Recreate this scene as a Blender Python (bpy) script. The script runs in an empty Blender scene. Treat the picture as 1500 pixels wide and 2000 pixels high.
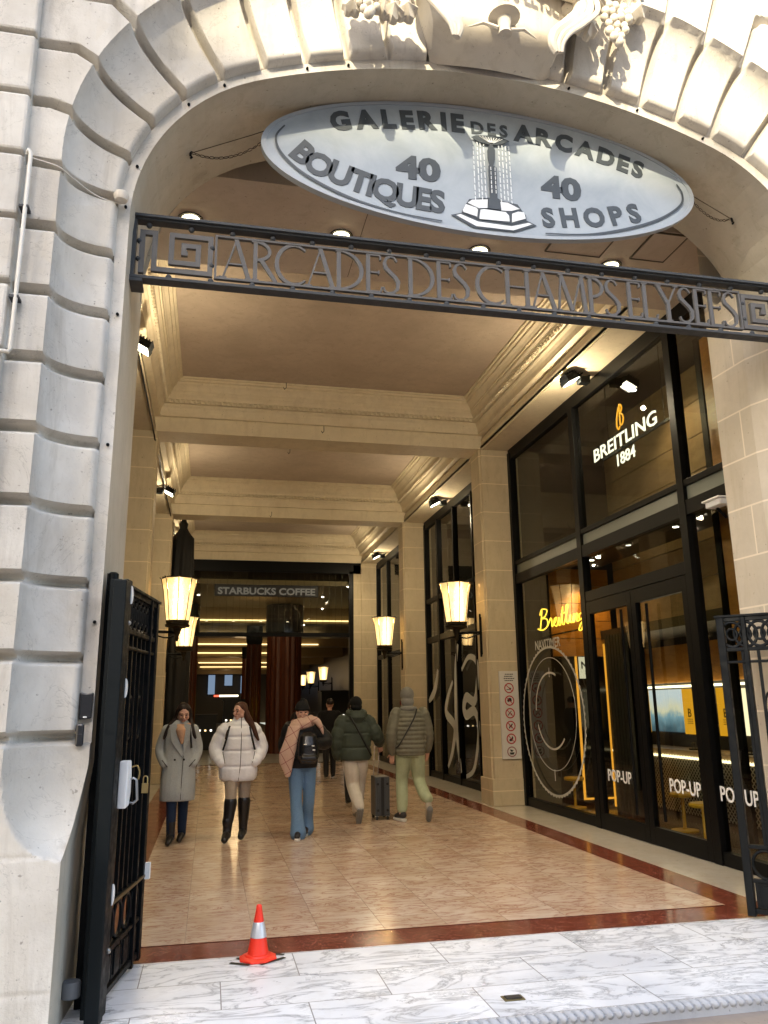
import bpy, bmesh, math, random
import numpy as np
from mathutils import Vector, Matrix
R = math.radians
S = bpy.context.scene
# ------------------------------------------------------------------ camera, world, sun
cam = bpy.data.objects.new("camera", bpy.data.cameras.new("camera"))
S.collection.objects.link(cam); S.camera = cam
_y, _p, _r = 0.213837579, 0.23978669, -0.012407664
cy, sy, cp, sp, cr, sr = math.cos(_y), math.sin(_y), math.cos(_p), math.sin(_p), math.cos(_r), math.sin(_r)
fw = Vector((sy*cp, cy*cp, sp)); r0 = Vector((cy, -sy, 0)); u0 = r0.cross(fw)
rt = r0*cr + u0*sr; up = u0*cr - r0*sr
M = Matrix((rt, up, -fw)).transposed().to_4x4(); M.translation = (0, 0, 1.6)
cam.matrix_world = M
cam.data.sensor_fit = 'AUTO'; cam.data.sensor_width = 36; cam.data.lens = 27.872
cam.data.clip_start = 0.05; cam.data.clip_end = 600
SUN = Vector((-0.34, -0.80, 0.432)).normalized()
w = bpy.data.worlds.new("World"); S.world = w; w.use_nodes = True
nt = w.node_tree; nt.nodes.clear()
sk = nt.nodes.new("ShaderNodeTexSky"); sk.sky_type = 'NISHITA'; sk.sun_disc = False
sk.sun_elevation = math.asin(SUN.z); sk.sun_rotation = math.atan2(SUN.x, SUN.y)
sk.air_density = 1.0; sk.dust_density = 2.5; sk.ozone_density = 0.6
bg = nt.nodes.new("ShaderNodeBackground"); bg.inputs[1].default_value = 0.15
ow = nt.nodes.new("ShaderNodeOutputWorld")
nt.links.new(sk.outputs[0], bg.inputs[0]); nt.links.new(bg.outputs[0], ow.inputs[0])
sd = bpy.data.lights.new("sun", 'SUN'); sd.energy = 2.0; sd.angle = R(0.5); sd.color = (1, 0.86, 0.60)
so = bpy.data.objects.new("sun", sd); S.collection.objects.link(so)
so.rotation_euler = SUN.to_track_quat('Z', 'Y').to_euler(); so.location = SUN*50
S.view_settings.view_transform = 'Standard'; S.view_settings.look = 'None'
S.view_settings.exposure = 2.25; S.view_settings.gamma = 1
S.render.engine = 'CYCLES'
S.cycles.use_denoising = True; S.cycles.max_bounces = 7; S.cycles.diffuse_bounces = 3; S.cycles.glossy_bounces = 4
S.cycles.transmission_bounces = 4; S.cycles.transparent_max_bounces = 16; S.cycles.sample_clamp_indirect = 4
S.cycles.caustics_reflective = False; S.cycles.caustics_refractive = False

# ------------------------------------------------------------------ helpers
C = S.collection
def tag(o, label=None, cat=None, group=None, kind=None):
    if label: o['label'] = label
    if cat: o['category'] = cat
    if group: o['group'] = group
    if kind: o['kind'] = kind
    return o
def thing(name, label, cat, loc=(0, 0, 0), group=None):
    o = bpy.data.objects.new(name, None); C.objects.link(o); o.location = loc; o.empty_display_size = .1
    o['W'] = list(loc); return tag(o, label, cat, group)
class MB:
    def __init__(s): s.v = []; s.f = []; s.m = []; s.cur = 0
    def add(s, vs, fs, m=None):
        b = len(s.v); s.v.extend([tuple(q) for q in vs]); s.f.extend([tuple(b+i for i in f) for f in fs])
        s.m.extend([s.cur if m is None else m]*len(fs)); return s
    def box(s, x0, x1, y0, y1, z0, z1, m=None):
        if x0 > x1: x0, x1 = x1, x0
        if y0 > y1: y0, y1 = y1, y0
        if z0 > z1: z0, z1 = z1, z0
        v = [(x, y, z) for z in (z0, z1) for y in (y0, y1) for x in (x0, x1)]
        return s.add(v, [(0, 2, 3, 1), (4, 5, 7, 6), (0, 1, 5, 4), (2, 6, 7, 3), (0, 4, 6, 2), (1, 3, 7, 5)], m)
    def quad(s, *p, m=None): return s.add(p, [tuple(range(len(p)))], m)
    def prism(s, pts, fn, t0, t1, m=None):   # pts 2d loop, fn(u,v,t)->xyz
        n = len(pts); v = [fn(a, b, t0) for a, b in pts]+[fn(a, b, t1) for a, b in pts]
        f = [tuple(range(n))[::-1], tuple(range(n, 2*n))]+[(i, (i+1) % n, n+(i+1) % n, n+i) for i in range(n)]
        return s.add(v, f, m)
    def tube(s, pts, rad, n=8, m=None, closed=False):
        pts = [Vector(p) for p in pts]; N = len(pts); rad = rad if hasattr(rad, '__len__') else [rad]*N
        vs = []; prev = None
        for i, p in enumerate(pts):
            if closed: t = pts[(i+1) % N]-pts[i-1]
            else: t = pts[min(i+1, N-1)]-pts[max(i-1, 0)]
            t.normalize()
            a = prev if prev is not None else (Vector((0, 0, 1)) if abs(t.z) < .9 else Vector((1, 0, 0)))
            a = (a-t*a.dot(t)); a.normalize(); b = t.cross(a); prev = a
            for k in range(n):
                q = 2*math.pi*k/n; vs.append(p+(a*math.cos(q)+b*math.sin(q))*rad[i])
        fs = []
        for i in range(N if closed else N-1):
            j = (i+1) % N
            for k in range(n): fs.append((i*n+k, i*n+(k+1) % n, j*n+(k+1) % n, j*n+k))
        if not closed: fs += [tuple(range(n))[::-1], tuple(range((N-1)*n, N*n))]
        return s.add(vs, fs, m)
    def lathe(s, prof, c=(0, 0, 0), n=24, m=None, ax='Z'):
        vs = []
        for r, h in prof:
            for k in range(n):
                a = 2*math.pi*(k+.5)/n; x, y = r*math.cos(a), r*math.sin(a)
                q = (x, y, h) if ax == 'Z' else ((x, h, y) if ax == 'Y' else (h, x, y))
                vs.append((c[0]+q[0], c[1]+q[1], c[2]+q[2]))
        N = len(prof); fs = [(i*n+k, i*n+(k+1) % n, (i+1)*n+(k+1) % n, (i+1)*n+k) for i in range(N-1) for k in range(n)]
        fs += [tuple(range(n))[::-1], tuple(range((N-1)*n, N*n))]
        return s.add(vs, fs, m)
    def ell(s, c, r, n=12, rot=None, m=None):
        r = r if hasattr(r, '__len__') else (r, r, r); vs = []; h = n//2+1
        for i in range(h+1):
            t = math.pi*i/h
            for k in range(n):
                a = 2*math.pi*k/n; q = Vector((r[0]*math.sin(t)*math.cos(a), r[1]*math.sin(t)*math.sin(a), r[2]*math.cos(t)))
                if rot is not None: q = rot @ q
                vs.append((c[0]+q.x, c[1]+q.y, c[2]+q.z))
        fs = [(i*n+k, (i+1)*n+k, (i+1)*n+(k+1) % n, i*n+(k+1) % n) for i in range(h) for k in range(n)]
        return s.add(vs, fs, m)
    def cap(s, a, b, ra, rb, n=12):          # tapered capsule
        a, b = Vector(a), Vector(b); d = b-a; L = d.length
        if L < 1e-5: return s.ell(a, ra, n)
        q = d.to_track_quat('Z', 'Y').to_matrix(); prof = []
        for i in range(5): t = math.pi/2*i/4; prof.append((max(ra*math.sin(t), 1e-4), -ra*math.cos(t)))
        for i in range(5): t = math.pi/2*i/4; prof.append((max(rb*math.cos(t), 1e-4), L+rb*math.sin(t)))
        b0 = len(s.v); s.lathe(prof, (0, 0, 0), n)
        for i in range(b0, len(s.v)): s.v[i] = tuple(a+q @ Vector(s.v[i]))
        return s
    def build(s, name, mats, parent=None, smooth=False, bevel=0, angle=40):
        me = bpy.data.meshes.new(name)
        off = Vector(s_world(parent)) if parent else Vector((0, 0, 0))
        me.from_pydata([(v[0]-off.x, v[1]-off.y, v[2]-off.z) for v in s.v], [], s.f)
        mats = mats if isinstance(mats, (list, tuple)) else [mats]
        for mt in mats: me.materials.append(mt)
        if len(mats) > 1: me.polygons.foreach_set('material_index', s.m)
        if smooth:
            me.polygons.foreach_set('use_smooth', [True]*len(me.polygons))
        me.validate(); me.update()
        bm = bmesh.new(); bm.from_mesh(me)
        bmesh.ops.recalc_face_normals(bm, faces=bm.faces)
        bm.to_mesh(me); bm.free()
        if smooth and angle < 180: me.set_sharp_from_angle(angle=R(angle))
        o = bpy.data.objects.new(name, me); C.objects.link(o)
        if parent: o.parent = parent
        o['W'] = [off.x, off.y, off.z]
        if bevel:
            b = o.modifiers.new("bevel", 'BEVEL'); b.width = bevel; b.segments = 2; b.limit_method = 'ANGLE'; b.angle_limit = R(40)
        return o
def s_world(p): return list(p['W']) if p and 'W' in p else [0, 0, 0]
def copy_tree(o, parent=None, loc=None, label=None):
    c = o.copy(); C.objects.link(c)
    if parent: c.parent = parent
    if loc is not None: c.location = loc
    if label: c['label'] = label
    for ch in list(o.children): copy_tree(ch, c)
    return c
def lerp(a, b, t): return a+(b-a)*t
def pl(points, n):                            # Catmull-Rom resample of a polyline
    P = [Vector(p) for p in points]; out = []
    for i in range(len(P)-1):
        p0 = P[max(i-1, 0)]; p1 = P[i]; p2 = P[i+1]; p3 = P[min(i+2, len(P)-1)]
        for k in range(n):
            t = k/n; out.append(.5*((2*p1)+(p2-p0)*t+(2*p0-5*p1+4*p2-p3)*t*t+(3*p1-p0-3*p2+p3)*t**3))
    out.append(P[-1]); return out

# ------------------------------------------------------------------ materials
def mat(name, col, rough=.6, metal=0, emit=None, es=0, spec=.5):
    m = bpy.data.materials.new(name); m.use_nodes = True; b = m.node_tree.nodes["Principled BSDF"]
    b.inputs["Base Color"].default_value = (*col, 1); b.inputs["Roughness"].default_value = rough
    b.inputs["Metallic"].default_value = metal; b.inputs["Specular IOR Level"].default_value = spec
    if emit is not None: b.inputs["Emission Color"].default_value = (*emit, 1); b.inputs["Emission Strength"].default_value = es
    return m
class NG:
    def __init__(s, m): s.m = m; s.t = m.node_tree; s.b = s.t.nodes["Principled BSDF"]; s.co = s.n("ShaderNodeNewGeometry").outputs["Position"]
    def n(s, ty, **k):
        x = s.t.nodes.new(ty)
        for a, b in k.items(): setattr(x, a, b)
        return x
    def l(s, a, b): s.t.links.new(a, b)
    def obj(s): s.co = s.n("ShaderNodeTexCoord").outputs["Object"]; return s
    def map(s, sc=(1, 1, 1), rot=(0, 0, 0), loc=(0, 0, 0)):
        m = s.n("ShaderNodeMapping"); m.inputs["Scale"].default_value = sc; m.inputs["Rotation"].default_value = rot; m.inputs["Location"].default_value = loc
        s.l(s.co, m.inputs[0]); return m.outputs[0]
    def noise(s, scale, det=4, rough=.55, dist=0, vec=None):
        x = s.n("ShaderNodeTexNoise"); x.inputs["Scale"].default_value = scale; x.inputs["Detail"].default_value = det
        x.inputs["Roughness"].default_value = rough; x.inputs["Distortion"].default_value = dist
        s.l(vec if vec is not None else s.co, x.inputs["Vector"]); return x.outputs[0]
    def ramp(s, f, st):
        x = s.n("ShaderNodeValToRGB"); e = x.color_ramp.elements
        while len(e) < len(st): e.new(.5)
        for i, (p, c) in enumerate(st): e[i].position = p; e[i].color = (*c, 1) if hasattr(c, '__len__') else (c, c, c, 1)
        s.l(f, x.inputs[0]); return x.outputs[0]
    def mix(s, f, a, b, ty='MIX'):
        x = s.n("ShaderNodeMix"); x.data_type = 'RGBA'; x.blend_type = ty
        for i, q in ((0, f), (6, a), (7, b)):
            if isinstance(q, (int, float)): x.inputs[i].default_value = q
            elif isinstance(q, tuple): x.inputs[i].default_value = (*q, 1)
            else: s.l(q, x.inputs[i])
        return x.outputs[2]
    def math(s, op, a, b=0):
        x = s.n("ShaderNodeMath", operation=op)
        for i, q in ((0, a), (1, b)):
            if isinstance(q, (int, float)): x.inputs[i].default_value = q
            else: s.l(q, x.inputs[i])
        return x.outputs[0]
    def bump(s, h, st=.2, d=.01):
        x = s.n("ShaderNodeBump"); x.inputs["Strength"].default_value = st; x.inputs["Distance"].default_value = d
        s.l(h, x.inputs["Height"]); s.l(x.outputs[0], s.b.inputs["Normal"])
    def col(s, c): s.l(c, s.b.inputs["Base Color"])
    def brick(s, vec, bw, rh, mortar=.006, off=.5):
        x = s.n("ShaderNodeTexBrick"); x.inputs["Scale"].default_value = 1; x.inputs["Brick Width"].default_value = bw
        x.inputs["Row Height"].default_value = rh; x.inputs["Mortar Size"].default_value = mortar; x.inputs["Mortar Smooth"].default_value = .1
        x.offset = off; x.inputs["Color1"].default_value = (.35, .35, .35, 1); x.inputs["Color2"].default_value = (.65, .65, .65, 1)
        x.inputs["Mortar"].default_value = (0, 0, 0, 1); s.l(vec, x.inputs["Vector"]); return x.outputs["Color"], x.outputs["Fac"]
def stone(name, base, dark, joints=None, rough=.85, bump=.35, stain=.5, grime=False):
    m = mat(name, base, rough); g = NG(m)
    big = g.noise(1.3, 5, .6, .3); mid = g.noise(9, 6, .65); fine = g.noise(70, 3, .6)
    c = g.ramp(big, [(.3, tuple(lerp(a, b, stain) for a, b in zip(base, dark))), (.6, base)])
    c = g.mix(g.ramp(mid, [(.42, .0), (.75, .55)]), c, tuple(x*.82 for x in base))
    st = g.noise(2.2, 5, .7, .6, g.map((3.0, 3.0, .5)))
    c = g.mix(g.ramp(st, [(.52, 0.), (.72, .5)]), c, dark)
    if grime:
        vo = g.n("ShaderNodeTexVoronoi"); vo.inputs["Scale"].default_value = 2.3; g.l(g.map((1, .3, 1)), vo.inputs[0]); tn = g.n("ShaderNodeSeparateColor"); g.l(vo.outputs["Color"], tn.inputs[0])
        c = g.mix(g.ramp(tn.outputs[0], [(.2, .0), (.9, .30)]), c, (.56, .50, .40))
        sp = g.noise(24, 7, .75, .4); c = g.mix(g.ramp(sp, [(.58, 0.), (.68, .28)]), c, dark)
        cr_ = g.noise(1.1, 8, .6, 2.5, g.map((1, 1, 1), (0, 0, 0), (7, 3, 5))); c = g.mix(g.ramp(g.math('ABSOLUTE', g.math('SUBTRACT', cr_, .5)), [(0., .35), (.0025, 0.)]), c, tuple(x*.4 for x in dark))
    pit = g.noise(34, 2, .5)
    c = g.mix(g.ramp(pit, [(.70, 0.), (.76, .6)]), c, tuple(x*.45 for x in dark))
    if joints:
        ax, bw, rh, off, zoff = joints
        rot = {'X': (R(90), 0, R(90)), 'Y': (R(90), 0, 0)}[ax]
        mp = g.n("ShaderNodeCombineXYZ"); sx = g.n("ShaderNodeSeparateXYZ"); g.l(g.co, sx.inputs[0])
        g.l(g.math('ADD', sx.outputs[1 if ax == 'X' else 0], 50+off), mp.inputs[0]); g.l(g.math('ADD', sx.outputs[2], 20+zoff), mp.inputs[1])
        bc, bf = g.brick(mp.outputs[0], bw, rh, .008)
        c = g.mix(g.ramp(bc, [(.3, 0.), (.7, .25)]), c, tuple(x*.8 for x in base))
        c = g.mix(bf, c, tuple(min(1, x*1.25) for x in base))
    g.col(c)
    h = g.math('ADD', g.math('MULTIPLY', mid, .6), g.math('MULTIPLY', fine, .4))
    g.bump(h, bump, .012)
    return m
M_stone = stone("facade_limestone", (.66, .625, .56), (.34, .30, .245), None, .85, .45, .7, True)
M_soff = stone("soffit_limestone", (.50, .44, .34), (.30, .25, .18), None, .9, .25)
M_pier = stone("pier_limestone", (.58, .50, .38), (.38, .31, .21), ('X', 3.1, .43, 0, -.02), .85, .25, .4)
M_pil = stone("pilaster_limestone", (.62, .52, .35), (.42, .33, .20), ('Y', 3.3, .52, .3, .05), .75, .12, .35)
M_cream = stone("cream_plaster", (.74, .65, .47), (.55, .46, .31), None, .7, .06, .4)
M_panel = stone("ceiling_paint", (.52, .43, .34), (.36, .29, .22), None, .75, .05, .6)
def metal_black(name, col=(.01, .01, .01), rough=.38):
    m = mat(name, col, rough, spec=.14); g = NG(m).obj(); n = g.noise(14, 5, .6)
    g.l(g.ramp(n, [(.35, rough*.75), (.7, min(1, rough*1.5))]), g.b.inputs["Roughness"])
    g.col(g.mix(g.ramp(g.noise(28, 5, .7), [(.66, 0.), (.80, .35)]), col, tuple(x*2+.006 for x in col))); g.bump(g.noise(45, 3), .04, .002)
    return m
M_iron = metal_black("black_iron", (.003, .0037, .0042), .42)
M_iron2 = metal_black("dark_green_iron", (.006, .0085, .0095), .45)
M_frame = mat("black_shop_frame", (.0035, .0035, .0035), .38, spec=.12)
M_black = mat("matt_black", (.006, .006, .006), .6)
M_zinc = metal_black("weathered_grey_paint", (.062, .065, .068), .5)
def marble_beige():
    m = mat("beige_marble", (.6, .45, .3), .12, spec=.5); g = NG(m)
    sx = g.n("ShaderNodeSeparateXYZ"); g.l(g.co, sx.inputs[0]); cb = g.n("ShaderNodeCombineXYZ")
    g.l(g.math('ADD', sx.outputs[1], 50-6.25), cb.inputs[0]); g.l(g.math('ADD', sx.outputs[0], .104+47.8), cb.inputs[1])
    bc, bf = g.brick(cb.outputs[0], .95, .478, .0035)
    ofs = g.n("ShaderNodeVectorMath", operation='MULTIPLY_ADD'); g.l(bc, ofs.inputs[0]); ofs.inputs[1].default_value = (37, 61, 0); g.l(g.co, ofs.inputs[2])
    n1 = g.noise(1.6, 6, .6, .8, ofs.outputs[0]); n2 = g.noise(6, 6, .7, 1.2, ofs.outputs[0])
    c = g.ramp(n1, [(.3, (.50, .34, .22)), (.55, (.63, .485, .355)), (.8, (.70, .57, .44))])
    wv = g.n("ShaderNodeMapping"); wv.inputs["Scale"].default_value = (1.0, 3.2, 1); wv.inputs["Rotation"].default_value = (0, 0, R(35)); g.l(ofs.outputs[0], wv.inputs[0])
    v = g.noise(2.3, 7, .62, 1.4, wv.outputs[0])
    vein = g.math('ABSOLUTE', g.math('SUBTRACT', v, .5))
    c = g.mix(g.ramp(vein, [(0., .85), (.016, .35), (.06, 0.)]), c, (.30, .10, .055))
    c = g.mix(g.ramp(n2, [(.60, 0.), (.78, .22)]), c, (.44, .27, .17))
    c = g.mix(g.ramp(bc, [(.35, .0), (.65, .26)]), c, (.46, .32, .21))
    c = g.mix(g.math('MULTIPLY', bf, .6), c, (.28, .19, .13)); g.col(c)
    g.l(g.ramp(g.noise(3, 5, .7), [(.3, .10), (.7, .26)]), g.b.inputs["Roughness"]); g.bump(g.noise(1.2, 2), .02, .02)
    return m
def marble_white():
    m = mat("white_marble", (.8, .8, .8), .28); g = NG(m)
    sx = g.n("ShaderNodeSeparateXYZ"); g.l(g.co, sx.inputs[0]); cb = g.n("ShaderNodeCombineXYZ")
    g.l(g.math('ADD', sx.outputs[0], .10+48), cb.inputs[0]); g.l(g.math('ADD', sx.outputs[1], -3.995+46*.4655), cb.inputs[1])
    bc, bf = g.brick(cb.outputs[0], .955, .4655, .0035)
    ofs = g.n("ShaderNodeVectorMath", operation='MULTIPLY_ADD'); g.l(bc, ofs.inputs[0]); ofs.inputs[1].default_value = (23, 41, 0); g.l(g.co, ofs.inputs[2])
    wv = g.n("ShaderNodeMapping"); wv.inputs["Scale"].default_value = (1.0, 2.6, 1); wv.inputs["Rotation"].default_value = (0, 0, R(-22)); g.l(ofs.outputs[0], wv.inputs[0])
    v = g.noise(1.3, 7, .60, 1.3, wv.outputs[0]); v2 = g.noise(6.5, 6, .66, 1.8, wv.outputs[0]); zone = g.noise(1.6, 3, .5, .3, ofs.outputs[0])
    base = g.ramp(zone, [(.3, (.66, .68, .71)), (.6, (.84, .85, .86))])
    a = g.ramp(g.math('ABSOLUTE', g.math('SUBTRACT', v, .5)), [(0., .85), (.008, .4), (.04, 0.)])
    b = g.math('MULTIPLY', g.ramp(g.math('ABSOLUTE', g.math('SUBTRACT', v2, .5)), [(0., 1.), (.02, .6), (.06, 0.)]), g.ramp(zone, [(.55, 0.), (.66, .9)]))
    c = g.mix(a, base, (.22, .23, .25)); c = g.mix(b, c, (.26, .28, .30)); c = g.mix(bf, c, (.22, .21, .20))
    c = g.mix(g.ramp(g.noise(7, 6, .7), [(.5, 0.), (.75, .25)]), c, (.42, .38, .32)); c = g.mix(g.ramp(g.noise(45, 4, .7), [(.68, 0.), (.74, .5)]), c, (.25, .22, .19)); g.col(c)
    g.l(g.ramp(g.noise(4, 5, .7), [(.3, .22), (.7, .5)]), g.b.inputs["Roughness"]); return m
def marble_red():
    m = mat("red_marble", (.2, .06, .04), .12); g = NG(m)
    c = g.ramp(g.noise(4, 6, .6, .5), [(.3, (.15, .036, .02)), (.6, (.20, .05, .028)), (.85, (.235, .07, .04))])
    v = g.noise(4.5, 7, .6, 2.0)
    c = g.mix(g.ramp(g.math('ABSOLUTE', g.math('SUBTRACT', v, .52)), [(0., .6), (.003, .25), (.008, 0.)]), c, (.50, .34, .26))
    g.col(c); g.l(g.ramp(g.noise(3, 5, .7), [(.3, .08), (.7, .22)]), g.b.inputs["Roughness"]); return m
M_beige, M_white, M_red = marble_beige(), marble_white(), marble_red()
def glass(name, tint=(.75, .8, .76), refl=1.0, dark=0.0):
    m = bpy.data.materials.new(name); m.use_nodes = True; t = m.node_tree; t.nodes.clear()
    o = t.nodes.new("ShaderNodeOutputMaterial"); tr = t.nodes.new("ShaderNodeBsdfTransparent"); gl = t.nodes.new("ShaderNodeBsdfGlossy")
    tr.inputs[0].default_value = (*tint, 1); gl.inputs["Roughness"].default_value = .015; gl.inputs[0].default_value = (refl, refl, refl, 1)
    fr = t.nodes.new("ShaderNodeFresnel"); fr.inputs[0].default_value = 1.48
    geo = t.nodes.new("ShaderNodeNewGeometry"); nz = t.nodes.new("ShaderNodeTexNoise"); nz.inputs["Scale"].default_value = .5
    bp = t.nodes.new("ShaderNodeBump"); bp.inputs["Strength"].default_value = .03; bp.inputs["Distance"].default_value = .05
    t.links.new(geo.outputs["Position"], nz.inputs["Vector"]); t.links.new(nz.outputs[0], bp.inputs["Height"]); t.links.new(bp.outputs[0], gl.inputs["Normal"])
    mx = t.nodes.new("ShaderNodeMixShader"); mm = t.nodes.new("ShaderNodeMath"); mm.operation = 'MULTIPLY'; iv = t.nodes.new("ShaderNodeMath"); iv.operation = 'SUBTRACT'; iv.inputs[0].default_value = 1
    t.links.new(geo.outputs["Backfacing"], iv.inputs[1]); t.links.new(fr.outputs[0], mm.inputs[0]); t.links.new(iv.outputs[0], mm.inputs[1]); t.links.new(mm.outputs[0], mx.inputs[0]); t.links.new(tr.outputs[0], mx.inputs[1]); t.links.new(gl.outputs[0], mx.inputs[2])
    t.links.new(mx.outputs[0], o.inputs[0]); return m
M_glass = glass("shop_glass", (.80, .82, .78))
M_darkglass = glass("tinted_glass", (.35, .36, .32))
def wood(name, a, b, sc=(1, 1, 8), rough=.4):
    m = mat(name, a, rough); g = NG(m); n = g.noise(3, 6, .6, 1.0, g.map(sc))
    g.col(g.ramp(n, [(.3, a), (.7, b)])); g.bump(n, .1, .004); return m
M_redwood = wood("red_wood", (.07, .016, .006), (.15, .04, .012), (8, 8, .6))
M_brownpanel = wood("brown_panel", (.20, .13, .06), (.30, .20, .10), (1, 1, 3))
M_amber = wood("amber_wood", (.42, .17, .03), (.60, .27, .05), (1, 1, 5), .35)
KL = 0.50   # lamps are this bright against the exposure set above
def emis(name, col, s): return mat(name, (.02, .02, .02), .6, 0, col, s*KL)
def fabric(name, a, b=None, sc=60, bump=.3, rough=.9):
    m = mat(name, a, rough, spec=.25); g = NG(m).obj(); b = b or tuple(x*.7 for x in a)
    g.col(g.mix(g.ramp(g.noise(4, 4, .6), [(.3, 0.), (.7, .6)]), g.mix(g.ramp(g.noise(sc, 3), [(.4, 0.), (.6, .5)]), a, b), b)); g.bump(g.noise(sc*.3, 4), bump, .01); return m

# ------------------------------------------------------------------ ground
def sheet(name, x0, x1, y0, y1, z, m, nx=1):
    b = MB(); b.quad((x0, y0, z), (x1, y0, z), (x1, y1, z), (x0, y1, z)); return tag(b.build(name, m), kind='structure')
M_pave = stone("pavement_stone", (.30, .245, .20), (.20, .165, .14), None, .8, .2)
g0 = MB(); g0.quad((-90, -110, -.05), (90, -110, -.05), (90, 4.34, -.05), (-90, 4.34, -.05)); tag(g0.build("ground", M_pave), kind='structure')
sheet("threshold_floor", -.8, 4.95, 4.42, 5.875, 0, M_white)
sheet("arcade_floor", -1.7, 5.3, 5.875, 90, -.004, stone("side_floor_marble", (.55, .50, .42), (.42, .36, .28), None, .2, .02))
sheet("floor_border", -.955, 4.475, 5.876, 24.6, 0.0, M_red)
sheet("floor_tiles", -.58, 4.14, 6.25, 24.3, .004, M_beige)
b = MB()
b.box(-.8, 4.95, 4.335, 4.375, -.05, .012); b.box(-.8, 4.95, 4.375, 4.42, -.05, .004)
x = -.8
while x < 4.95:                                # cable moulding: slanted beads along the step edge
    b.ell((x, 4.362, .004), (.021, .05, .030), 10, Matrix.Rotation(R(32), 3, 'Z')); x += .052
tag(b.build("threshold_edge", stone("nosing_stone", (.42, .43, .45), (.25, .26, .28), None, .5, .2), smooth=True), kind='structure')
b = MB(); b.box(1.665, 1.785, 4.66, 4.74, .0, .006); b.box(1.68, 1.77, 4.675, 4.725, .006, .012, 1)
t = thing("floor_socket", "small brass hatch set in the white marble threshold", "floor hatch", (1.72, 4.7, 0))
b.build("hatch_plate", [mat("old_brass", (.20, .17, .09), .4, .8), mat("dark_hole", (.03, .025, .02), .7)], t, bevel=.002)

# ------------------------------------------------------------------ facade with basket arch
CX, A, RC, RB, Z0 = 2.04, 2.69, 1.35, 5.0, 4.81
TH = math.asin(1.34/3.65); ZC = Z0-math.sqrt(3.65**2-1.34**2); SA = Z0+RC*(math.pi/2-TH); H = SA+RB*TH
def arch(s):                                   # left half: point and outward normal at arc length s (0 ground, H crown)
    if s <= Z0: return (CX-A, s, -1., 0.)
    if s <= SA:
        a = (s-Z0)/RC; return (CX-1.34-RC*math.cos(a), Z0+RC*math.sin(a), -math.cos(a), math.sin(a))
    a = (H-s)/RB; return (CX-RB*math.sin(a), ZC+RB*math.cos(a), -math.sin(a), math.cos(a))
def rfold(s): return .39+.33*np.clip((s-4.9)/2.1, 0, 1)
JZ = [1.45+.4335*k for k in range(8)]
JS = JZ+[4.89, 5.205, 5.52, 5.83, 6.14, 6.46, 6.78, 7.10, 7.42, 7.75, 8.08]
HZ = JZ+[4.925, 5.36, 5.80, 6.23, 6.66, 7.09]
segs = []
for k, s in enumerate(JS):
    x, z, nx, nz = arch(s)
    if k < len(HZ):
        h = HZ[k]; r = (h-z)/nz if nz > .02 else .0
        if k < 8: r = .0
        r = min(r, 1.3); xe, ze = x+nx*r, z+nz*r
        segs.append((x, z, xe, ze)); segs.append((xe, h, -1.245, h))
    else: segs.append((x, z, x+nx*3, z+nz*3))
for h in HZ+[7.52, 7.95, 8.38, 8.81]: segs.append((-1.245, h, -5, h))
for h in (7.52, 7.95, 8.38, 8.81): segs.append((-1.245, h, -.3, h))
def depth(X, Z, Sv, Rv):
    """X mirrored to the left half"""
    rf = rfold(Sv); arris = CX-A-.065*np.clip((1.3-Z)/.45, 0, 1)**1.0*(Z < 1.3)
    t = np.clip((Rv-.085)/(rf-.085), 0, 1); dep = .24+.10*np.clip((Sv-4.9)/2, 0, 1)
    Y = 4.87-.24*(1-np.sqrt(1-t**2*.9999))/(1-math.sqrt(1-.9999))
    Y = np.where(Rv < .085, 4.955, Y)
    d = np.full(X.shape, 9.)
    for x0, z0, x1, z1 in segs:
        dx, dz = x1-x0, z1-z0; L = dx*dx+dz*dz
        if L < 1e-6: continue
        q = np.clip(((X-x0)*dx+(Z-z0)*dz)/L, 0, 1); d = np.minimum(d, np.hypot(X-x0-q*dx, Z-z0-q*dz))
    out = X < -1.245
    Y = np.where(X < -1.262, 4.80, Y)
    g = np.clip((.040-d)/.030, 0, 1); g = g*g*(3-2*g)
    edge = np.clip((.115-Rv)/.03, 0, 1)**2*.02*(Rv >= .085)
    Yr = np.where(Rv < .08, 4.955, Y+edge+g*.10)
    # smooth stop-chamfered base below the rustication
    zz = np.clip((1.41-Z)/.56, 0, 1); wv = np.sqrt(1-zz**2)
    xf = arris-(CX-A+1.04)*wv-1e-4; tt = np.clip((arris-X)/(arris-xf), 0, 1)
    Yb = np.where(Z < .85, 4.63, 4.63+.27*np.clip(1-tt**2, 0, 1)**.8*wv)
    Yb = np.where(X < -1.262, 4.80, Yb)
    for jz in (.87, .235): Yb = Yb+.008*np.clip(1-np.abs(Z-jz)/.012, 0, 1)*(X < arris-.02)
    return np.where(Z < 1.41, Yb, Yr)
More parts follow.
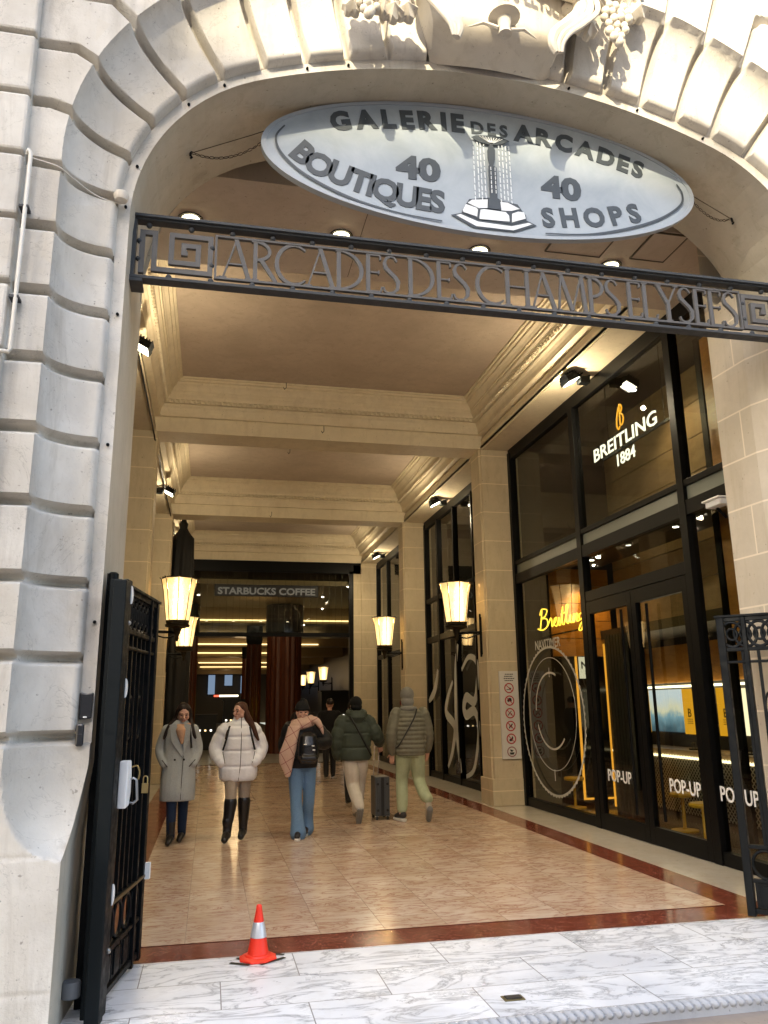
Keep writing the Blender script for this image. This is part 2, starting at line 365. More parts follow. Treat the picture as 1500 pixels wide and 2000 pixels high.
def facade_piece(name, s0, s1, mirror, ds, parent, rmax=2.7, dr=.021):
    n = max(2, int((s1-s0)/ds)); ss = np.linspace(s0, s1, n+1)
    rr = np.concatenate([[0, .03, .06, .078, .0851, .092, .10, .11, .122], np.arange(.14, .8, dr*.8), np.arange(.8, rmax+.001, dr)])
    P = np.array([arch(min(q, H)) for q in ss]); Rr, Ss = np.meshgrid(rr, ss)
    # put one column exactly on the fold
    rf = rfold(Ss); Rr = np.where(np.abs(Rr-rf) < dr*.4, rf, Rr)
    X = P[:, 0:1]+P[:, 2:3]*Rr; Z = P[:, 1:2]+P[:, 3:4]*Rr
    low = np.clip((1.3-Z)/.45, 0, 1)*.065*(Z < 1.3); X = np.where(Z < 1.3, X-low*np.clip(1-Rr/.4, 0, 1), X)
    Y = depth(X, Z, Ss, Rr)
    if mirror: X = 2*CX-X
    m_, k_ = X.shape; V = np.stack([X, Y, Z], -1).reshape(-1, 3)
    idx = np.arange(m_*k_).reshape(m_, k_); F = np.stack([idx[:-1, :-1], idx[1:, :-1], idx[1:, 1:], idx[:-1, 1:]], -1).reshape(-1, 4)
    if mirror: F = F[:, ::-1]
    me = bpy.data.meshes.new(name); me.from_pydata(V.tolist(), [], F.tolist()); me.materials.append(M_stone)
    me.polygons.foreach_set('use_smooth', [True]*len(me.polygons)); me.update(); me.set_sharp_from_angle(angle=R(50))
    o = bpy.data.objects.new(name, me); C.objects.link(o); o.parent = parent; return o
BLD = thing("arcade_building", "cream limestone arcade building with rusticated arch and coffered passage", "building", (0, 0, 0))
facade_piece("facade_pier", 0, Z0, False, .012, BLD, .8)
facade_piece("facade_pier", 0, Z0, True, .03, BLD, 2.4, .04)
facade_piece("arch_ring", Z0, H, False, .006, BLD, 2.2, .012)
facade_piece("arch_ring", Z0, H, True, .010, BLD, 2.7, .018)
for sgn in (1, -1):                            # projecting courses outside the arch zone
    for za, zb in zip([0, .235, .87]+HZ+[7.52, 7.95, 8.38, 8.81], [.235, .87]+HZ+[7.52, 7.95, 8.38, 8.81, 9.2]):
        gq = .005 if zb <= 1.46 else .016; gl_ = .005 if za < 1.4 else .016
        xs_ = [-1.245, -2.35, -3.4] if int(za*10) % 2 else [-1.245, -1.9, -3.4]
        for xa, xb in zip(xs_[:-1], xs_[1:]):
            q = MB(); X0, X1_ = (xb+.012, xa-(.012 if xa < -1.3 else 0)); X0, X1_ = (X0, X1_) if sgn > 0 else (2*CX-X1_, 2*CX-X0)
            q.box(X0, X1_, 4.555, 4.85, za+gl_, zb-gq); q.build("wall_block", M_stone, BLD, bevel=.018 if za > 1.4 else .003)
q = MB(); q.box(-3.4, -1.25, 4.62, 4.84, 0, 9.2); q.build("wall_backing", M_stone, BLD)
# soffit / jambs of the arch
b = MB(); pts = []
for i in range(0, 61):
    s = H*i/60; x, z, _, _ = arch(s)
    if z < 1.3: x -= .065*min(1, (1.3-z)/.45)
    pts.append((x, z, 4.63 if z < .86 else (4.955 if z > 1.40 else 4.63+.325*math.sqrt(max(0, 1-((1.40-z)/.54)**2)))))
SS = sorted(set([H*i/60 for i in range(61)]+[.86, 1.0, 1.1, 1.2, 1.3, 1.36, 1.405]))
pts = []
for s in SS:
    x, z, _, _ = arch(s)
    if z < 1.3: x -= .065*min(1, (1.3-z)/.45)
    yf = 4.955 if z > 1.4 else (4.63 if z < .86 else 4.63+.27*math.sqrt(max(0, 1-((1.41-z)/.56)**2)))
    pts.append((x, z, yf))
for i in range(len(pts)-1):
    (xa, za, ya), (xb, zb, yb) = pts[i], pts[i+1]
    xra = -.65 if za < Z0 else xa; xrb = -.65 if zb < Z0 else xb; yra = 6.0 if zb <= Z0 else 5.89
    b.quad((xa, ya, za), (xra, yra, za), (xrb, yra, zb), (xb, yb, zb))
    if za >= Z0-.2:
        b.quad((2*CX-xa, ya, za), (2*CX-xb, yb, zb), (2*CX-xb, 5.89, zb), (2*CX-xa, 5.89, za))
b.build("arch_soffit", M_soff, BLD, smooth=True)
b = MB()                                       # right jamb, splayed towards the first pilaster
b.quad((4.73, 4.955, 1.4), (4.73, 4.955, Z0), (4.50, 5.66, Z0), (4.50, 5.66, 1.4)); b.quad((4.795, 4.63, 0), (4.73, 4.955, 1.4), (4.5, 5.66, 1.4), (4.5, 5.66, 0))
b.quad((4.50, 5.66, 0), (4.50, 5.66, 5.2), (4.48, 6.10, 5.2), (4.48, 6.10, 0)); b.quad((4.48, 6.1, 0), (4.48, 6.1, 6.07), (5.25, 6.1, 6.07), (5.25, 6.1, 0))
b.build("pier_jamb", M_pier, BLD)
b = MB(); b.quad((-.65, 6.0, 0), (-.65, 6.0, 6.07), (-1.7, 6.0, 6.07), (-1.7, 6.0, 0)); b.build("pier_back", M_pil, BLD)
# wall above the arch behind the facade, and the slot before the ceiling
b = MB(); N = 40
for i in range(N):
    xa, xb = lerp(CX-A, CX+A, i/N), lerp(CX-A, CX+A, (i+1)/N)
    def zt(x):
        dx = abs(x-CX)
        if dx < RB*math.sin(TH): return ZC+math.sqrt(RB*RB-dx*dx)
        return Z0+math.sqrt(max(0, RC*RC-(dx-1.34)**2))
    b.quad((xa, 5.89, zt(xa)), (xb, 5.89, zt(xb)), (xb, 5.89, 7.4), (xa, 5.89, 7.4))
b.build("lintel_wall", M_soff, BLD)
b = MB(); b.box(-1.7, 5.9, 5.895, 6.0, 6.30, 6.36); b.build("lintel_ledge", M_cream, BLD)
b = MB(); b.box(-1.7, 5.9, 5.9, 6.3, 6.9, 7.0); b.build("service_slot", M_black, BLD)
# upper storeys of the same building (seen only from outside)
b = MB(); b.box(-30, -2.2+.0, 4.70, 6, 0, 26); b.box(6.4, 34, 4.70, 6, 0, 26); b.box(-2.3, 6.5, 4.72, 6, 9.2, 26)
for k in range(-7, 9):
    for zf in (10.5, 14.5, 18.5):
        x = CX+k*3.9; b.box(x-.9, x+.9, 4.60, 4.70, zf-.1, zf); b.box(x-.6, x+.6, 4.69, 4.703, zf, zf+2.3, 1)
b.build("upper_wall", [M_stone, M_glass], BLD)

# ------------------------------------------------------------------ carved keystone cartouche
CT = BLD
M_carve = stone("carved_limestone", (.66, .60, .50), (.40, .34, .25), None, .85, .2, .35)
b = MB(); nu, nv = 40, 30; vs = []
for j in range(nv+1):
    v = j/nv
    for i in range(nu+1):
        u = -1+2*i/nu
        z = 6.42+v*1.1; hw = .50+.10*math.sin(v*3.2)+.25*v*v
        x = CX-.08+u*hw; y = 4.74-.08*math.cos(u*1.5)-.12*math.sin(min(1, v*1.2)*math.pi*.6)+.24*(max(0, .16-v)/.16)**2
        if abs(u) == 1: y = 4.9
        vs.append((x, y, z+.04*(u*u)*(1-v)))
b.add(vs, [(j*(nu+1)+i, j*(nu+1)+i+1, (j+1)*(nu+1)+i+1, (j+1)*(nu+1)+i) for j in range(nv) for i in range(nu)])
# mask-like scallop in the middle: a small flared cap and fluted drop
b.lathe([(.01, .07), (.07, .055), (.12, .03), (.055, .01), (.04, -.07), (.05, -.12)], (CX-.08, 4.575, 6.56), 18)
for sx in (-1, 1): b.tube([(CX-.08+sx*.05, 4.585, 6.50), (CX-.08+sx*.16, 4.59, 6.53), (CX-.08+sx*.27, 4.62, 6.50)], [.016, .014, .004], 6)
b.build("keystone_shield", M_carve, CT, smooth=True)
for sx in (-1, 1):
    b = MB()
    for q, (off, rad) in enumerate(((0, .050), (.065, .032), (.115, .022))):
        P = [(.30+off*.3, 7.5), (.38+off, 7.2), (.56+off*1.2, 6.95), (.62+off*1.2, 6.78), (.50+off*1.1, 6.62), (.40+off, 6.52), (.37+off*.7, 6.42), (.40+off*.3, 6.34-off*.1)] if sx > 0 else \
            [(.42+off, 7.5), (.50+off*1.2, 7.15), (.58+off*1.1, 6.95), (.60+off, 6.80), (.52+off*1.0, 6.66), (.42+off*.9, 6.53), (.36+off*.7, 6.42), (.38+off*.3, 6.33-off*.1)]
        P = pl([(CX-.08+sx*a, 4.565-.012*q, z) for a, z in P], 6)
        b.tube(P, [rad*(1-.55*max(0, i/len(P)-.6)/.4) for i in range(len(P))], 8)
    # rolled strap of the volute
    c = Vector((CX-.08+sx*.50, 4.53, 6.86)); b.tube([c+Vector((-sx*.22, 0, .10)), c+Vector((sx*.10, 0, .02))], [.085, .065], 14)
    b.tube([c+Vector((-sx*.235, 0, .105)), c+Vector((-sx*.20, 0, .095))], [.105, .105], 14)
    b.build("scroll_volute", M_carve, CT, smooth=True)
    b = MB(); rnd = random.Random(5+sx)
    gc = (CX-1.12, 6.55) if sx < 0 else (CX+.86, 6.70)
    for row, cnt in enumerate((3, 4, 4, 3, 3, 2, 1)):
        for k in range(cnt):
            b.ell((gc[0]+(k-(cnt-1)/2)*.062+rnd.uniform(-.008, .008), 4.60-rnd.uniform(0, .03), gc[1]+.19-row*.055+rnd.uniform(-.01, .01)), (q := rnd.uniform(.027, .039), q, q*1.08), 10)
    b.build("grape_cluster", M_carve, CT, smooth=True)
    b = MB()
    for k in range(9):                          # vine leaves: lobed relief leaves
        lx = gc[0]+(-sx)*rnd.uniform(.12, .38)*(-1 if k % 3 == 0 else 1)*(.6 if k % 3 == 0 else 1); lz = gc[1]+rnd.uniform(-.05, .42)
        a0 = rnd.uniform(0, 6.28); rr = rnd.uniform(.07, .12); L = 20; vs = [(lx, 4.56, lz)]
        for i in range(L):
            a = 2*math.pi*i/L; q = rr*(.68+.32*abs(math.cos(a*2.5))); vs.append((lx+q*math.cos(a+a0), 4.615+.02*math.sin(a*5), lz+q*math.sin(a+a0)))
        for i in range(L): vs.append((vs[1+i][0], 4.68, vs[1+i][2]))
        b.add(vs, [(0, 1+i, 1+(i+1) % L) for i in range(L)]+[(1+i, 1+L+i, 1+L+(i+1) % L, 1+(i+1) % L) for i in range(L)])
    b.tube(pl([(gc[0]-.02*sx, 4.60, gc[1]+.2), (gc[0]-.1*sx, 4.58, gc[1]+.3), (gc[0]-.02*sx, 4.57, gc[1]+.42), (gc[0]-.18*sx, 4.58, gc[1]+.55)], 5), .014, 6)
    b.build("vine_leaves", M_carve, CT, smooth=True)

# ------------------------------------------------------------------ text helpers
def text_verts(s, size=1, depth=.01, offset=0, font_scale=1):
    cu = bpy.data.curves.new("t", 'FONT'); cu.body = s; cu.size = size; cu.extrude = depth/2; cu.offset = offset; cu.resolution_u = 3
    o = bpy.data.objects.new("t", cu); C.objects.link(o); dg = bpy.context.evaluated_depsgraph_get()
    me = bpy.data.meshes.new_from_object(o.evaluated_get(dg)); v = [tuple(q.co) for q in me.vertices]; f = [tuple(p.vertices) for p in me.polygons]
    bpy.data.objects.remove(o); bpy.data.meshes.remove(me); return v, f
def put_text(b, s, fn, size, depth=.01, offset=0, wx=1.0, align='L', width=None, m=None):
    """fn(u, v, d) -> xyz; cap height = size"""
    v, f = text_verts(s, 1, 1, offset)
    xs = [q[0] for q in v]; zs = [q[1] for q in v]; x0, x1 = min(xs), max(xs); hh = .729
    sc = size/hh; k = (width/((x1-x0)*sc)) if width else wx
    sh = {'L': x0, 'C': (x0+x1)/2, 'R': x1}[align]
    b.add([fn((q[0]-sh)*sc*k, q[1]*sc, q[2]*depth) for q in v], f, m)
def glyph_width(s):
    v, f = text_verts(s, 1, 1); return (min(q[0] for q in v), max(q[0] for q in v))
# carved words on the shield (only their feet show)
b = MB()
put_text(b, "CHAMPS-\u00c9LYS\u00c9ES", lambda u, v, d: (CX-.02+u, 4.405+d*1, 6.86+v+.05*(u*1.2)**2), .15, .02, .012, 1.0, 'C', .85)
b.build("carved_lettering", mat("dark_letter_paint", (.08, .06, .04), .7), BLD)

# ------------------------------------------------------------------ ceiling, coffers, pilasters
ZB, ZP, XL, XR = 6.07, 6.90, -1.04, 4.60
PITCH = 5.92; BY = [7.01+PITCH*k for k in range(4)]     # beam fronts; beams .58 deep
def ring(b, prof, x0, x1, y0, y1):
    n = len(prof)
    L = [[(x0+i, y0+i, z), (x1-i, y0+i, z), (x1-i, y1-i, z), (x0+i, y1-i, z)] for i, z in prof]
    for a in range(n-1):
        for k in range(4):
            b.quad(L[a][k], L[a][(k+1) % 4], L[a+1][(k+1) % 4], L[a+1][k])
PROF = [(0, ZB), (0, 6.15), (-.014, 6.152), (-.014, 6.235), (-.03, 6.238), (-.03, 6.275), (-.055, 6.285), (-.06, 6.315), (.06, 6.325), (.06, 6.355), (.066, 6.41), (.085, 6.46), (.115, 6.49), (.12, 6.505), (.10, 6.508), (.10, 6.525),
        (.15, 6.53), (.155, 6.575), (.18, 6.58), (.19, 6.62), (.225, 6.66), (.23, 6.70), (.25, 6.70), (.255, 6.73), (.285, 6.77), (.325, 6.80), (.33, 6.83), (.37, 6.84), (.375, 6.87), (.41, 6.875), (.41, ZP)]
for k in range(3):
    y0, y1 = BY[k]+.58, BY[k+1]
    b = MB(); ring(b, PROF, XL, XR, y0, y1)
    def dent(x, y, ax):
        b.ell((x, y, 6.55), (.027, .027, .030), 8)
    y = y0+.2
    while y < y1-.16: dent(XL+.165, y, 0); dent(XR-.165, y, 0); y += .085
    x = XL+.2
    while x < XR-.16: dent(x, y1-.165, 1); dent(x, y0+.165, 1); x += .085
    b.build("coffer_moulding", M_cream, BLD)
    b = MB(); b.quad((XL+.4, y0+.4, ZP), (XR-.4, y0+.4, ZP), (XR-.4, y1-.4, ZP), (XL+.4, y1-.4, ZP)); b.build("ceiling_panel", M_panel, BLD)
    for xa, xb in ((-1.75, XL), (XR, 5.4)):
        b = MB(); b.box(xa, xb, y0, y1, ZB, ZB+.05); b.box((xb-.03) if xb < 0 else xa+.03, (xb-.012) if xb < 0 else xa+.048, y0, y1, ZB-.012, ZB+.001); b.build("side_soffit", M_cream, BLD)
for k in range(1, 4):
    b = MB(); y = BY[k]; b.box(XL-.7, XR+.8, y+.001, y+.579, ZB-.002, 7.3)
    for xx in (.35, 3.0): b.lathe([(.02, 0), (.02, .01)], (xx, y+.29, ZB-.012), 8)
    b.build("ceiling_beam", M_cream, BLD)
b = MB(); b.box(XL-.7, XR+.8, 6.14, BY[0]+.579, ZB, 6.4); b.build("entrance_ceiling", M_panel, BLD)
MG = mat("hatch_gap", (.08, .06, .04), .8)
for (xa, xb, ya, yb) in ((3.16, 3.74, 6.30, 6.66), (4.08, 4.44, 6.16, 6.62)):
    b = MB(); b.box(xa, xb, ya, yb, ZB-.012, ZB-.002)
    for q in ((xa-.012, xa), (xb, xb+.012)): b.box(q[0], q[1], ya, yb, ZB-.018, ZB-.001, 1)
    for q in ((ya-.012, ya), (yb, yb+.012)): b.box(xa-.012, xb+.012, q[0], q[1], ZB-.018, ZB-.001, 1)
    b.build("access_hatch", [M_panel, MG], BLD)
MB().box(1.27, 1.275, 6.2, 7.55, ZB-.003, ZB+.001).build("ceiling_joint", MG, BLD)
def pilaster(x_in, x_out, y, z1=ZB):
    s = 1 if x_in > 0 else -1; b = MB()
    b.box(x_in+s*.0, x_out, y-.0, y+.56, .12, z1)
    b.box(x_in-s*.03, x_in+s*.12, y+.05, y+.5, .12, z1)       # raised fillet at the passage edge
    b.box(x_in-s*.045, x_out, y-.025, y+.58, -.004, .42)
    b.build("pilaster", M_pil, BLD, bevel=.012)
for k in range(1, 4):
    pilaster(XR, 5.3, BY[k]); pilaster(XL, -1.75, BY[k])
# dark cable run along the left cornice and small hooks on the beams
b = MB(); b.tube([(XL-.02, 7.8, 6.02), (XL-.02, 12.8, 6.0), (XL+.0, 12.9, 5.9), (XL-.02, 13.6, 6.0), (XL-.02, 24, 6.03)], .012, 6)
b.build("cable", M_black, BLD)
for xx, yy, zz in ((1.75, 12.86, 6.30), (1.45, 15.9, 6.88), (1.3, 18.8, 6.2), (1.05, 12.4, 6.86)):
    t = tag(MB().tube([(xx, yy, zz), (xx, yy-.02, zz-.1), (xx-.03, yy-.05, zz-.14), (xx-.05, yy-.03, zz-.10)], [.006, .006, .010, .005], 6).build("ceiling_hook", M_black, BLD))

# ------------------------------------------------------------------ shopfronts
def fx(X):  # plane facing -X (towards the passage): u runs towards the viewer (-Y)
    return lambda Yc, zc, s=1: (lambda u, v, d: (X-d, Yc-u*s, zc+v))
def shopfront(label, side, y0, y1, verts, trans, zt=6.0, name="shopfront", doors=None, band=None, cat="shopfront"):
    """verts: list of (y, width); trans: list of (z0, z1)"""
    s = 1 if side > 0 else -1; xf = 5.12 if s > 0 else -1.56
    t = thing(name, label, cat, (xf, (y0+y1)/2, 0))
    def X(a): return xf+s*a
    b = MB()
    b.box(X(-.01), X(.09), y0, y1, zt-.13, zt+.069); b.box(X(-.01), X(.09), y0, y1, 0, .13)
    b.box(X(-.03), X(.1), y0, y0+.09, 0, zt); b.box(X(-.03), X(.1), y1-.1, y1, 0, zt)
    for y, wd in verts: b.box(X(-.025), X(.095), y-wd/2, y+wd/2, .0, zt-.1)
    for za, zb in trans: b.box(X(-.015), X(.092), y0+.09, y1-.1, za, zb)
    b.build("frame", M_frame, t, bevel=.004)
    ys = [y0+.09]+[q for y, wd in sorted(verts) for q in (y-wd/2, y+wd/2)]+[y1-.1]
    zs = [.13]+[q for a in sorted(trans) for q in a]+[zt-.13]
    for i in range(0, len(ys), 2):
        for j in range(0, len(zs), 2):
            if zs[j+1]-zs[j] < .05: continue
            if band and abs((zs[j]+zs[j+1])/2-band) < .15:
                MB().box(X(.02), X(.05), ys[i], ys[i+1], zs[j], zs[j+1]).build("spandrel_band", M_band, t)
            elif not (doors and any(a-.01 < (ys[i]+ys[i+1])/2 < c+.01 and zs[j] < 1 for a, c in doors)):
                MB().box(X(.035), X(.047), ys[i], ys[i+1], zs[j], zs[j+1]).build("glass_pane", M_glass, t)
    return t, X
M_band = mat("frosted_spandrel", (.17, .19, .165), .25)
M_white_vinyl = mat("white_vinyl", (.8, .8, .78), .5)
M_grey_vinyl = mat("frosted_vinyl", (.50, .50, .46), .6)
M_neon = emis("yellow_neon", (1, .62, .05), 1.5)
M_lit_white = emis("lit_white_letters", (1, .95, .74), .95)
M_lit_orange = emis("lit_orange_letter", (1, .42, .02), .8)
T1, X1 = shopfront("watch shop front with black frames, lit name sign and double glass doors", 1, 6.12, 12.92,
    [(10.33, .14), (7.73, .13)], [(3.62, 3.79), (3.95, 4.02)], doors=[(7.80, 10.26)], band=3.87)
# door head and two door leaves
b = MB(); b.box(5.105, 5.21, 7.80, 10.26, 2.98, 3.12); b.build("door_head", M_frame, T1, bevel=.003)
MB().box(5.155, 5.167, 7.80, 10.26, 3.12, 3.62).build("glass_pane", M_glass, T1)
for ya, yb in ((7.805, 9.02), (9.03, 10.25)):
    b = MB(); b.box(5.10, 5.17, ya, ya+.10, .012, 2.97); b.box(5.10, 5.17, yb-.10, yb, .012, 2.97); b.box(5.10, 5.17, ya+.10, yb-.10, .012, .20); b.box(5.10, 5.17, ya+.10, yb-.10, 2.80, 2.97)
    d = b.build("door", M_frame, T1, bevel=.003)
    MB().box(5.13, 5.14, ya+.10, yb-.10, .2, 2.8).build("glass_pane", M_glass, d)
    yh = ya+.17 if ya > 9 else ya+.78
    MB().tube([(5.05, yh, .3), (5.05, yh, 2.75)], .019, 8).build("pull_bar", M_frame, d, smooth=True)
def add_txt(name, s, X, y, z, size, m, parent, width=None, off=0, depth=.006, wx=1., align='C', slope=None):
    b = MB(); put_text(b, s, fx(X)(y, z), size, depth, off, wx, align, width); return b.build(name, m, parent)
for yy in (9.69, 8.235, 7.30, 6.55):
    add_txt("door_lettering", "POP-UP", 5.112, yy, .625, .150, M_white_vinyl, T1, .60, .012, .004)
# lit name sign hung inside the window
t = thing("name_sign", "lit white letters and orange curled B behind the upper shop window", "sign", (5.3, 8.9, 4.7))
def letters_lit(s, y, z, size, width, m, off): return add_txt("lettering", s, 5.235, y, z, size, m, t, width, off, .008)
letters_lit("BREITLING", 9.10, 4.93, .19, 1.66, M_lit_white, .010); letters_lit("1884", 9.06, 4.685, .165, .47, M_lit_white, .010)
b = MB(); B0 = [(-.02, -.02), (-.06, -.05), (-.09, .02), (-.07, .14), (-.02, .24), (.03, .27), (.055, .22), (.03, .17), (-.01, .155), (.05, .13), (.075, .06), (.05, .0), (0, -.01), (-.005, .08), (.0, .29)]
b.tube([(5.235, 9.13-u*1.1, 5.22+v) for u, v in [tuple(q) for q in pl([(a, c) for a, c in B0], 4)]], .010, 6)
b.build("curled_initial", M_lit_orange, t, smooth=True)
b = MB()
for yy in (8.2, 9.6): b.tube([(5.3, yy, 4.9), (5.3, yy, 6.0)], .004, 5)
b.box(5.27, 5.30, 8.05, 9.75, 4.90, 4.93); b.build("hanger", M_frame, t)
# neon script and hanging lettering with dial rings in the left window
t = thing("neon_sign", "yellow neon script glowing in the narrow shop window", "neon sign", (5.3, 11.6, 2.9))
SCR = {'B': [(.0, .0), (.05, .35), (.10, .75), (.02, .6), (.10, .8), (.28, .72), (.20, .5), (.08, .45), (.26, .38), (.27, .12), (.10, .0), (-.08, .08)],
 'r': [(.27, .1), (.36, .3), (.40, .38), (.43, .28), (.42, .05)], 'e': [(.44, .05), (.55, .2), (.60, .34), (.53, .32), (.50, .12), (.58, .02)],
 'i': [(.60, .04), (.68, .32), (.66, .06), (.72, .04)], 't': [(.72, .06), (.82, .68), (.78, .1), (.84, .03)], 'l': [(.84, .06), (.97, .55), (.98, .72), (.92, .6), (.92, .1), (.98, .03)],
 'i2': [(.98, .05), (1.06, .32), (1.04, .06), (1.10, .04)], 'n': [(1.1, .05), (1.16, .32), (1.14, .02), (1.22, .28), (1.27, .28), (1.24, .05), (1.30, .04)],
 'g': [(1.42, .3), (1.32, .25), (1.32, .06), (1.42, .14), (1.43, .3), (1.38, -.25), (1.28, -.28), (1.36, -.06), (1.52, .1)], 'bar': [(.76, .42), (.90, .46)]}
b = MB()
for k, P in SCR.items():
    q = pl([(u, v) for u, v in P], 5); b.tube([(5.32, 12.40-a.x*1.12, 2.78+a.y*.42) for a in q], .011, 6)
b.build("neon_tube", M_neon, t, smooth=True)
b = MB(); b.box(5.34, 5.355, 10.8, 12.4, 2.66, 2.68); b.tube([(5.345, 10.85, 2.67), (5.345, 10.85, 3.6)], .006, 5); b.tube([(5.345, 12.35, 2.67), (5.345, 12.35, 3.6)], .006, 5); b.build("bracket", M_frame, t)
t = thing("window_decal", "frosted watch dial rings with toothed edge on the shop window", "window decal", (5.1, 11.68, 1.4))
add_txt("lettering", "NAVITIMER", 5.105, 11.66, 2.44, .15, M_grey_vinyl, t, .95, .006, .003)
def ring2d(b, X, yc, zc, ry, rz, wdt, n=96, teeth=0, th=.003, m=None, dash=0):
    vs = []
    for i in range(n):
        a = 2*math.pi*i/n; k = 1+(.022 if teeth and (i % 2 == 0) else 0)
        for q, dx in ((k, 0), (1-wdt, 0), (k, th), (1-wdt, th)): vs.append((X-dx, yc+ry*q*math.cos(a), zc+rz*q*math.sin(a)))
    fs = []
    for i in range(n):
        if dash and (i//dash) % 2: continue
        j = (i+1) % n; fs += [(4*i, 4*i+1, 4*j+1, 4*j), (4*i+2, 4*j+2, 4*j+3, 4*i+3), (4*i, 4*j, 4*j+2, 4*i+2), (4*i+1, 4*i+3, 4*j+3, 4*j+1)]
    b.add(vs, fs, m)
b = MB(); ring2d(b, 5.108, 11.66, 1.36, 1.13, 1.10, .022, 144, True); b.build("toothed_ring", M_grey_vinyl, t)
b = MB(); ring2d(b, 5.108, 11.66, 1.46, .86, .84, .012); ring2d(b, 5.108, 11.66, 1.50, .60, .58, .05, 96, False, .003, None, 30); b.build("dial_ring", M_grey_vinyl, t)
for z0, h_ in ((2.0, .14), (.48, .16)): MB().box(5.104, 5.107, 11.65, 11.67, z0, z0+h_).build("dial_marker", M_grey_vinyl, t)
# interior of the first shop
sh = thing("shop_interior", "dark shop room with panelled walls and amber lit boards behind the glass", "shop interior", (6.5, 9.5, 0))
b = MB(); b.quad((5.25, 6.1, .006), (7.5, 6.1, .006), (7.5, 13, .006), (5.25, 13, .006)); b.build("shop_floor", wood("shop_floorboards", (.10, .06, .03), (.17, .10, .05), (1, 8, 1), .15), sh)
b = MB(); b.box(7.4, 7.5, 6, 13.05, 0, 6.3); b.box(5.25, 7.5, 12.95, 13.05, 0, 6.3); b.box(5.25, 7.5, 5.95, 6.1, 0, 6.3); b.box(5.25, 7.5, 6, 13, 6.25, 6.4)
b.build("room_wall", mat("dark_wall", (.035, .03, .025), .6), sh)
def planks(b, X, ya, yb, za, zb, ny, nz, th=.04):
    for j in range(nz):
        z0, z1 = lerp(za, zb, j/nz), lerp(za, zb, (j+1)/nz)
        for i in range(ny):
            o = (.5 if j % 2 else 0)*(yb-ya)/ny; y0 = max(ya, ya+i*(yb-ya)/ny-o); y1 = min(yb, ya+(i+1)*(yb-ya)/ny-o)
            if i == ny-1: y1 = yb
            b.box(X, X+th, y0+.005, y1-.005, z0+.006, z1-.006)
b = MB(); planks(b, 6.5, 8.75, 12.0, 2.75, 6.2, 2, 7); planks(b, 6.35, 6.3, 8.5, 2.75, 6.2, 1, 6); b.box(6.545, 6.6, 6.1, 12.0, 2.75, 6.25); b.build("wall_panelling", M_brownpanel, sh)
b = MB()
for j in range(5): b.box(5.45, 6.50, 12.20, 12.25, 2.35+j*.29, 2.63+j*.29)
b.build("amber_board", M_amber, sh); MB().box(5.75, 5.80, 6.2, 8.0, 2.35, 5.95).build("amber_board", M_amber, sh)
b = MB(); b.box(5.74, 5.79, 8.02, 8.12, .1, 6.0); b.build("post", M_frame, sh)
b = MB(); b.box(5.22, 6.30, 6.1, 12.95, 3.81, 3.93); b.box(6.3, 7.45, 6.1, 12.95, 2.62, 2.76); b.build("mezzanine_slab", mat("dark_ceiling", (.02, .018, .016), .5), sh)
E_spot = emis("spot_lens", (1, .93, .78), 14)
E_dim = emis("dim_spot_lens", (1, .93, .8), 2.0)
def point(name, loc, e, col=(1, .75, .42), r=.05, parent=None, ty='POINT', size=.3, rot=None, spot=None):
    l = bpy.data.lights.new(name, ty); l.energy = e*KL; l.color = col
    if ty == 'AREA': l.size = size
    else: l.shadow_soft_size = r
    if ty == 'SPOT': l.spot_size = R(spot or 90); l.spot_blend = .6
    o = bpy.data.objects.new(name, l); C.objects.link(o)
    if parent: wd = s_world(parent); o.parent = parent; o.location = [loc[i]-wd[i] for i in range(3)]
    else: o.location = loc
    if rot is not None: o.rotation_euler = Vector(rot).to_track_quat('-Z', 'Y').to_euler()
    return o
for i, (x, y, z, lit) in enumerate(((5.75, 11.25, 3.80, 1), (5.72, 8.85, 3.80, 1), (5.72, 10.05, 3.80, 0), (5.6, 12.4, 3.8, 0), (5.7, 7.2, 3.8, 1))):
    t = thing("shop_spotlight", ("small lit" if lit else "small dim")+" round spotlight under the shop mezzanine, "+["third", "second", "middle", "far end", "near end"][i]+" along the glass", "spotlight", (x, y, z), "spotlights under the shop mezzanine")
    MB().lathe([(.045, -.03), (.055, 0), (.055, .015)], (x, y, z), 16).build("housing", M_frame, t, smooth=True)
    MB().lathe([(.001, -.034), (.038, -.033)], (x, y, z), 16).build("lens", E_spot if lit else E_dim, t)
    if lit: point("spot_light", (x, y, z-.05), 10, (1, .72, .38), .04, t, 'SPOT', rot=(.25, .05, -1), spot=110)
t = thing("wall_washer", "hidden amber washer lighting the boards at the far end of the shop", "spotlight", (6.0, 11.9, 3.6))
MB().box(5.97, 6.03, 11.86, 11.92, 3.6, 3.66).build("housing", M_frame, t); point("washer_light", (6.0, 11.85, 3.5), 16, (1, .62, .22), .05, t, 'SPOT', rot=(0, .5, -1), spot=110)
t = thing("window_spotlight", "lit spotlight high behind the upper shop glass", "spotlight", (5.75, 9.6, 5.98))
MB().lathe([(.05, -.04), (.06, 0)], (5.75, 9.6, 5.98), 16).build("housing", M_frame, t); MB().lathe([(.001, -.045), (.045, -.044)], (5.75, 9.6, 5.98), 16).build("lens", E_spot, t)
point("spot_light", (5.75, 9.6, 5.9), 30, (1, .8, .5), .05, t, 'SPOT', rot=(.5, -.1, -1), spot=120)
